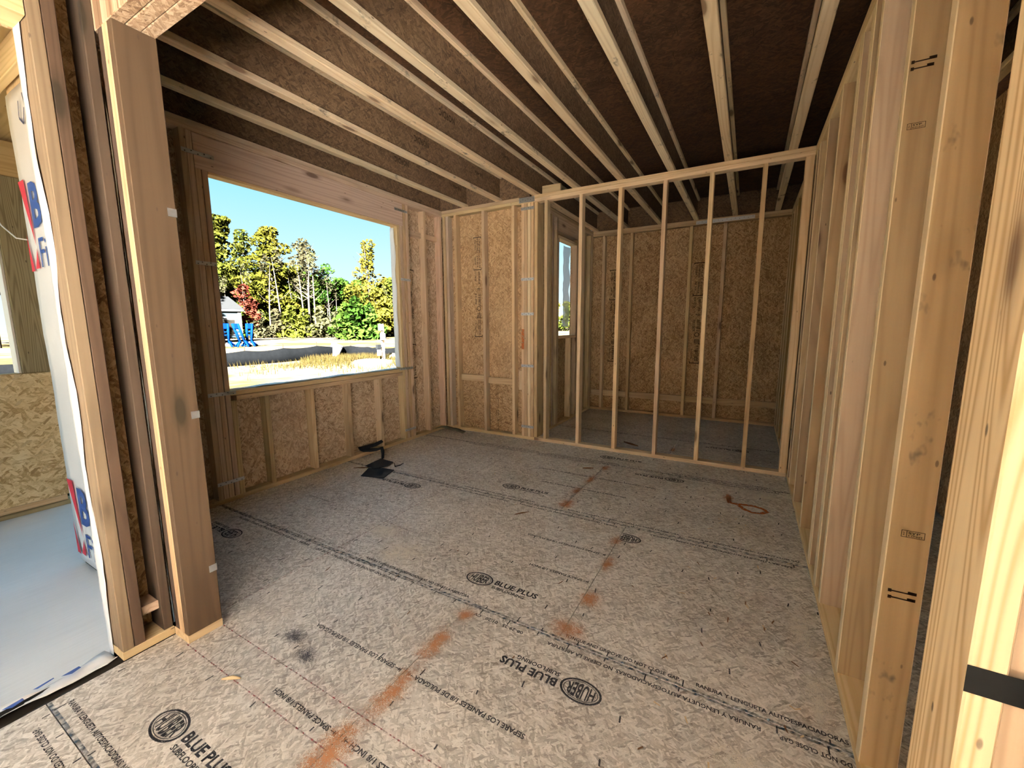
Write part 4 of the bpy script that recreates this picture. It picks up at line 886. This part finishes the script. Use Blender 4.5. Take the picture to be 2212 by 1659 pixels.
def blobs_of(seed, h, z0, w, n):
    rr = random.Random(seed); out = []
    for i in range(n):
        t = (i+.5)/n; z = h*(z0+(1-z0)*t*.97); rad = w*(.55+.45*math.sin(math.pi*min(1, .25+t*.8)))*rr.uniform(.7, 1.1); a = rr.uniform(0, 6.28); k_ = rad*.6*(1-t*.6)
        out.append((math.cos(a)*k_, math.sin(a)*k_, z, rad*.75, h*(1-z0)/n*1.1))
    return out
KIND = {}
for kn, h, z0, w, nb, nl, leaf, r0, br in (('pine', 19, .42, 3.9, 15, 210, .27, .26, 10), ('slim', 17.5, .45, 2.6, 10, 130, .24, .20, 8), ('broad', 17.5, .28, 4.4, 16, 220, .27, .22, 10), ('bare', 15.5, .5, 3.0, 11, 90, .22, .20, 22), ('gold', 15.5, .12, 2.6, 15, 110, .23, .15, 10), ('low', 8.5, .05, 2.9, 10, 200, .25, .12, 5), ('bush', 3.6, .0, 1.6, 5, 110, .22, .05, 4), ('red', 5.6, .25, 1.3, 9, 60, .18, .07, 14), ('stem', 14, .8, .9, 3, 40, .2, .16, 4)):
    KIND[kn] = (trunk(hash(kn) % 97 if False else len(kn)*7+3, h*.97, r0, br), crown(len(kn)*11+nb, h, blobs_of(len(kn)*5+nb, h, z0, w, nb), nl, leaf))
_tm = {}
NTH = ('first', 'second', 'third', 'fourth', 'fifth', 'sixth', 'seventh', 'eighth', 'ninth', 'tenth', 'eleventh', 'twelfth', 'thirteenth', 'fourteenth', 'fifteenth', 'sixteenth', 'seventeenth', 'eighteenth', 'nineteenth', 'twentieth')
def tree(kn, az, d, sc, leaf, label, group, bark='bark', name='tree', dz=0.):
    a = math.radians(az); x, y = 3.54+d*math.sin(a), d*math.cos(a); z = hgt(x, y)-.1+dz
    rt_ = Matrix.Translation((x, y, z)) @ Matrix.Rotation(R.uniform(0, 6.28), 4, 'Z') @ Matrix.Scale(sc, 4)
    e = bpy.data.objects.new(name, None); link(e, None, rt_); tag(e, label, 'tree' if name == 'tree' else 'shrub', group)
    for nm, me, mt in (('trunk', KIND[kn][0], bark), ('foliage', KIND[kn][1], leaf)):
        key = (kn, nm, mt)
        if key not in _tm: m2 = me.copy(); m2.materials.append(M[mt]); _tm[key] = m2
        o = bpy.data.objects.new(nm, _tm[key]); link(o, e, rt_)
    return e
G1 = 'trees of the wood beyond the lot'
tree('pine', -64.0, 88, 1.08, 'leaf_a', 'tallest dense green pine behind the small blue building', G1); tree('pine', -66.4, 86, 1.0, 'leaf_a', 'dense pine cut off by the left edge of the big window', G1)
tree('slim', -61.8, 88, 1.04, 'leaf_a', 'slim airy pine right of the tallest pine', G1); tree('broad', -59.0, 84, 1.06, 'leaf_b', 'broad yellow-green tree in the middle of the window view', G1)
tree('bare', -55.3, 80, 1.05, 'leaf_c', 'thin grey-brown half-bare tree right of the yellow-green tree', G1, 'bark'); tree('bare', -53.2, 80, .80, 'leaf_d', 'shorter leaning half-bare tree left of the sky gap', G1)
tree('gold', -48.2, 75, 1.04, 'leaf_g', 'tall golden-leaved tree at the right end of the wood', G1); tree('low', -47.2, 70, .9, 'leaf_g', 'low golden tree under the tall golden one', G1)
tree('red', -61.9, 63, 1.25, 'leaf_r', 'small red-leaved tree beside the blue building', 'red tree')
for i, (az, d, s_, lf) in enumerate(sorted(((-61.2, 86, .62, 'leaf_b'), (-60.2, 88, .72, 'leaf_a'), (-57.2, 86, .66, 'leaf_b'), (-63.2, 92, .7, 'leaf_a'), (-57.9, 92, .78, 'leaf_a'), (-65.5, 94, .85, 'leaf_a')))):
    tree('broad', az, d, s_, lf, NTH[i]+' from the left of the middle-height yellow-green trees in the wood', 'mid-height trees in the wood')
for i, (az, d, s_, lf) in enumerate(sorted(((-51.6, 84, 1.16, 'leaf_d'), (-50.4, 82, 1.05, 'leaf_a'), (-49.4, 84, 1.2, 'leaf_d'), (-52.6, 86, 1.1, 'leaf_b'), (-46.6, 82, 1.1, 'leaf_d'), (-45.4, 80, 1.2, 'leaf_a'), (-44.2, 82, 1.2, 'leaf_d'), (-54.2, 90, 1.1, 'leaf_d'), (-56.2, 90, 1.2, 'leaf_a')))):
    tree('low', az, d, s_, lf, NTH[i]+' from the left of the rounded green trees right of the sky gap', 'rounded green trees', 'bark_dark')
CN = {'leaf_a': 'olive green', 'leaf_d': 'deep green', 'leaf_c': 'dull brownish', 'leaf_b': 'yellow-green', 'leaf_g': 'golden'}
for i in range(26):
    az = -67+i*.92; lf_ = R.choice(('leaf_a', 'leaf_d', 'leaf_c', 'leaf_b')); tree('low', az+R.uniform(-.3, .3), R.uniform(92, 104), R.uniform(1.0, 1.5), lf_, (NTH[i]+' from the left' if i < 20 else ('sixth', 'fifth', 'fourth', 'third', 'second', 'first')[i-20]+' from the right')+' of the trees at the shaded back of the wood', 'trees at the back of the wood', 'bark_dark')
for i in range(16):
    az = -66+i*1.38; lf_ = R.choice(('leaf_d', 'leaf_c', 'leaf_g', 'leaf_b', 'leaf_c')); tree('bush', az+R.uniform(-.4, .4), R.uniform(72, 80), R.uniform(.7, 1.4), lf_, NTH[i]+' shrub from the left along the foot of the wood', 'shrubs along the wood', 'bark_dark', 'shrub')
for i, (az, d, s_) in enumerate(((-51.0, 62, 1.3), (-50.2, 61, 1.5), (-49.0, 63, 1.2), (-48.4, 62, 1.3))): tree('bush', az, d, s_, 'leaf_d', NTH[i]+' from the left of the bright green bushes in front of the wood', 'bright green bushes', 'bark_dark', 'shrub')
for i, (az, d, s_) in enumerate(sorted(((-61.7, 78, .80), (-59.5, 80, .95), (-58.4, 78, 1.0), (-55.9, 76, .95), (-55.3, 75, 1.0), (-54.6, 75, .98), (-53.0, 78, .72), (-63.7, 82, .7), (-64.1, 82, .7), (-57.0, 83, .8), (-52.2, 80, .6), (-46.4, 74, .6)))): tree('stem', az, d, s_, 'leaf_c', NTH[i]+' from the left of the bare tree trunks fronting the wood', 'bare pale trunks')
for i, (az, d, s_, kn, lf) in enumerate(sorted(((-80.6, 60, .95, 'pine', 'leaf_a'), (-79.2, 46, 1.0, 'pine', 'leaf_b'), (-82.5, 64, 1.0, 'pine', 'leaf_a'), (-77.5, 70, 1.0, 'broad', 'leaf_b'), (-75, 74, 1.0, 'pine', 'leaf_a'), (-84.5, 62, 1., 'broad', 'leaf_b'), (-72, 80, 1., 'broad', 'leaf_a'), (-69.5, 84, 1., 'pine', 'leaf_a'), (-87, 70, 1., 'pine', 'leaf_a')))):
    tree(kn, az, d, s_, lf, NTH[i]+' from the left of the trees beyond the porch post', 'trees seen past the porch')
for i in range(7): tree('low', -27+i*1.7, R.uniform(110, 130), 1.0, R.choice(('leaf_d', 'leaf_a', 'leaf_b')), NTH[i]+' from the left of the distant trees behind the narrow far window', 'distant trees through the far window', 'bark_dark')
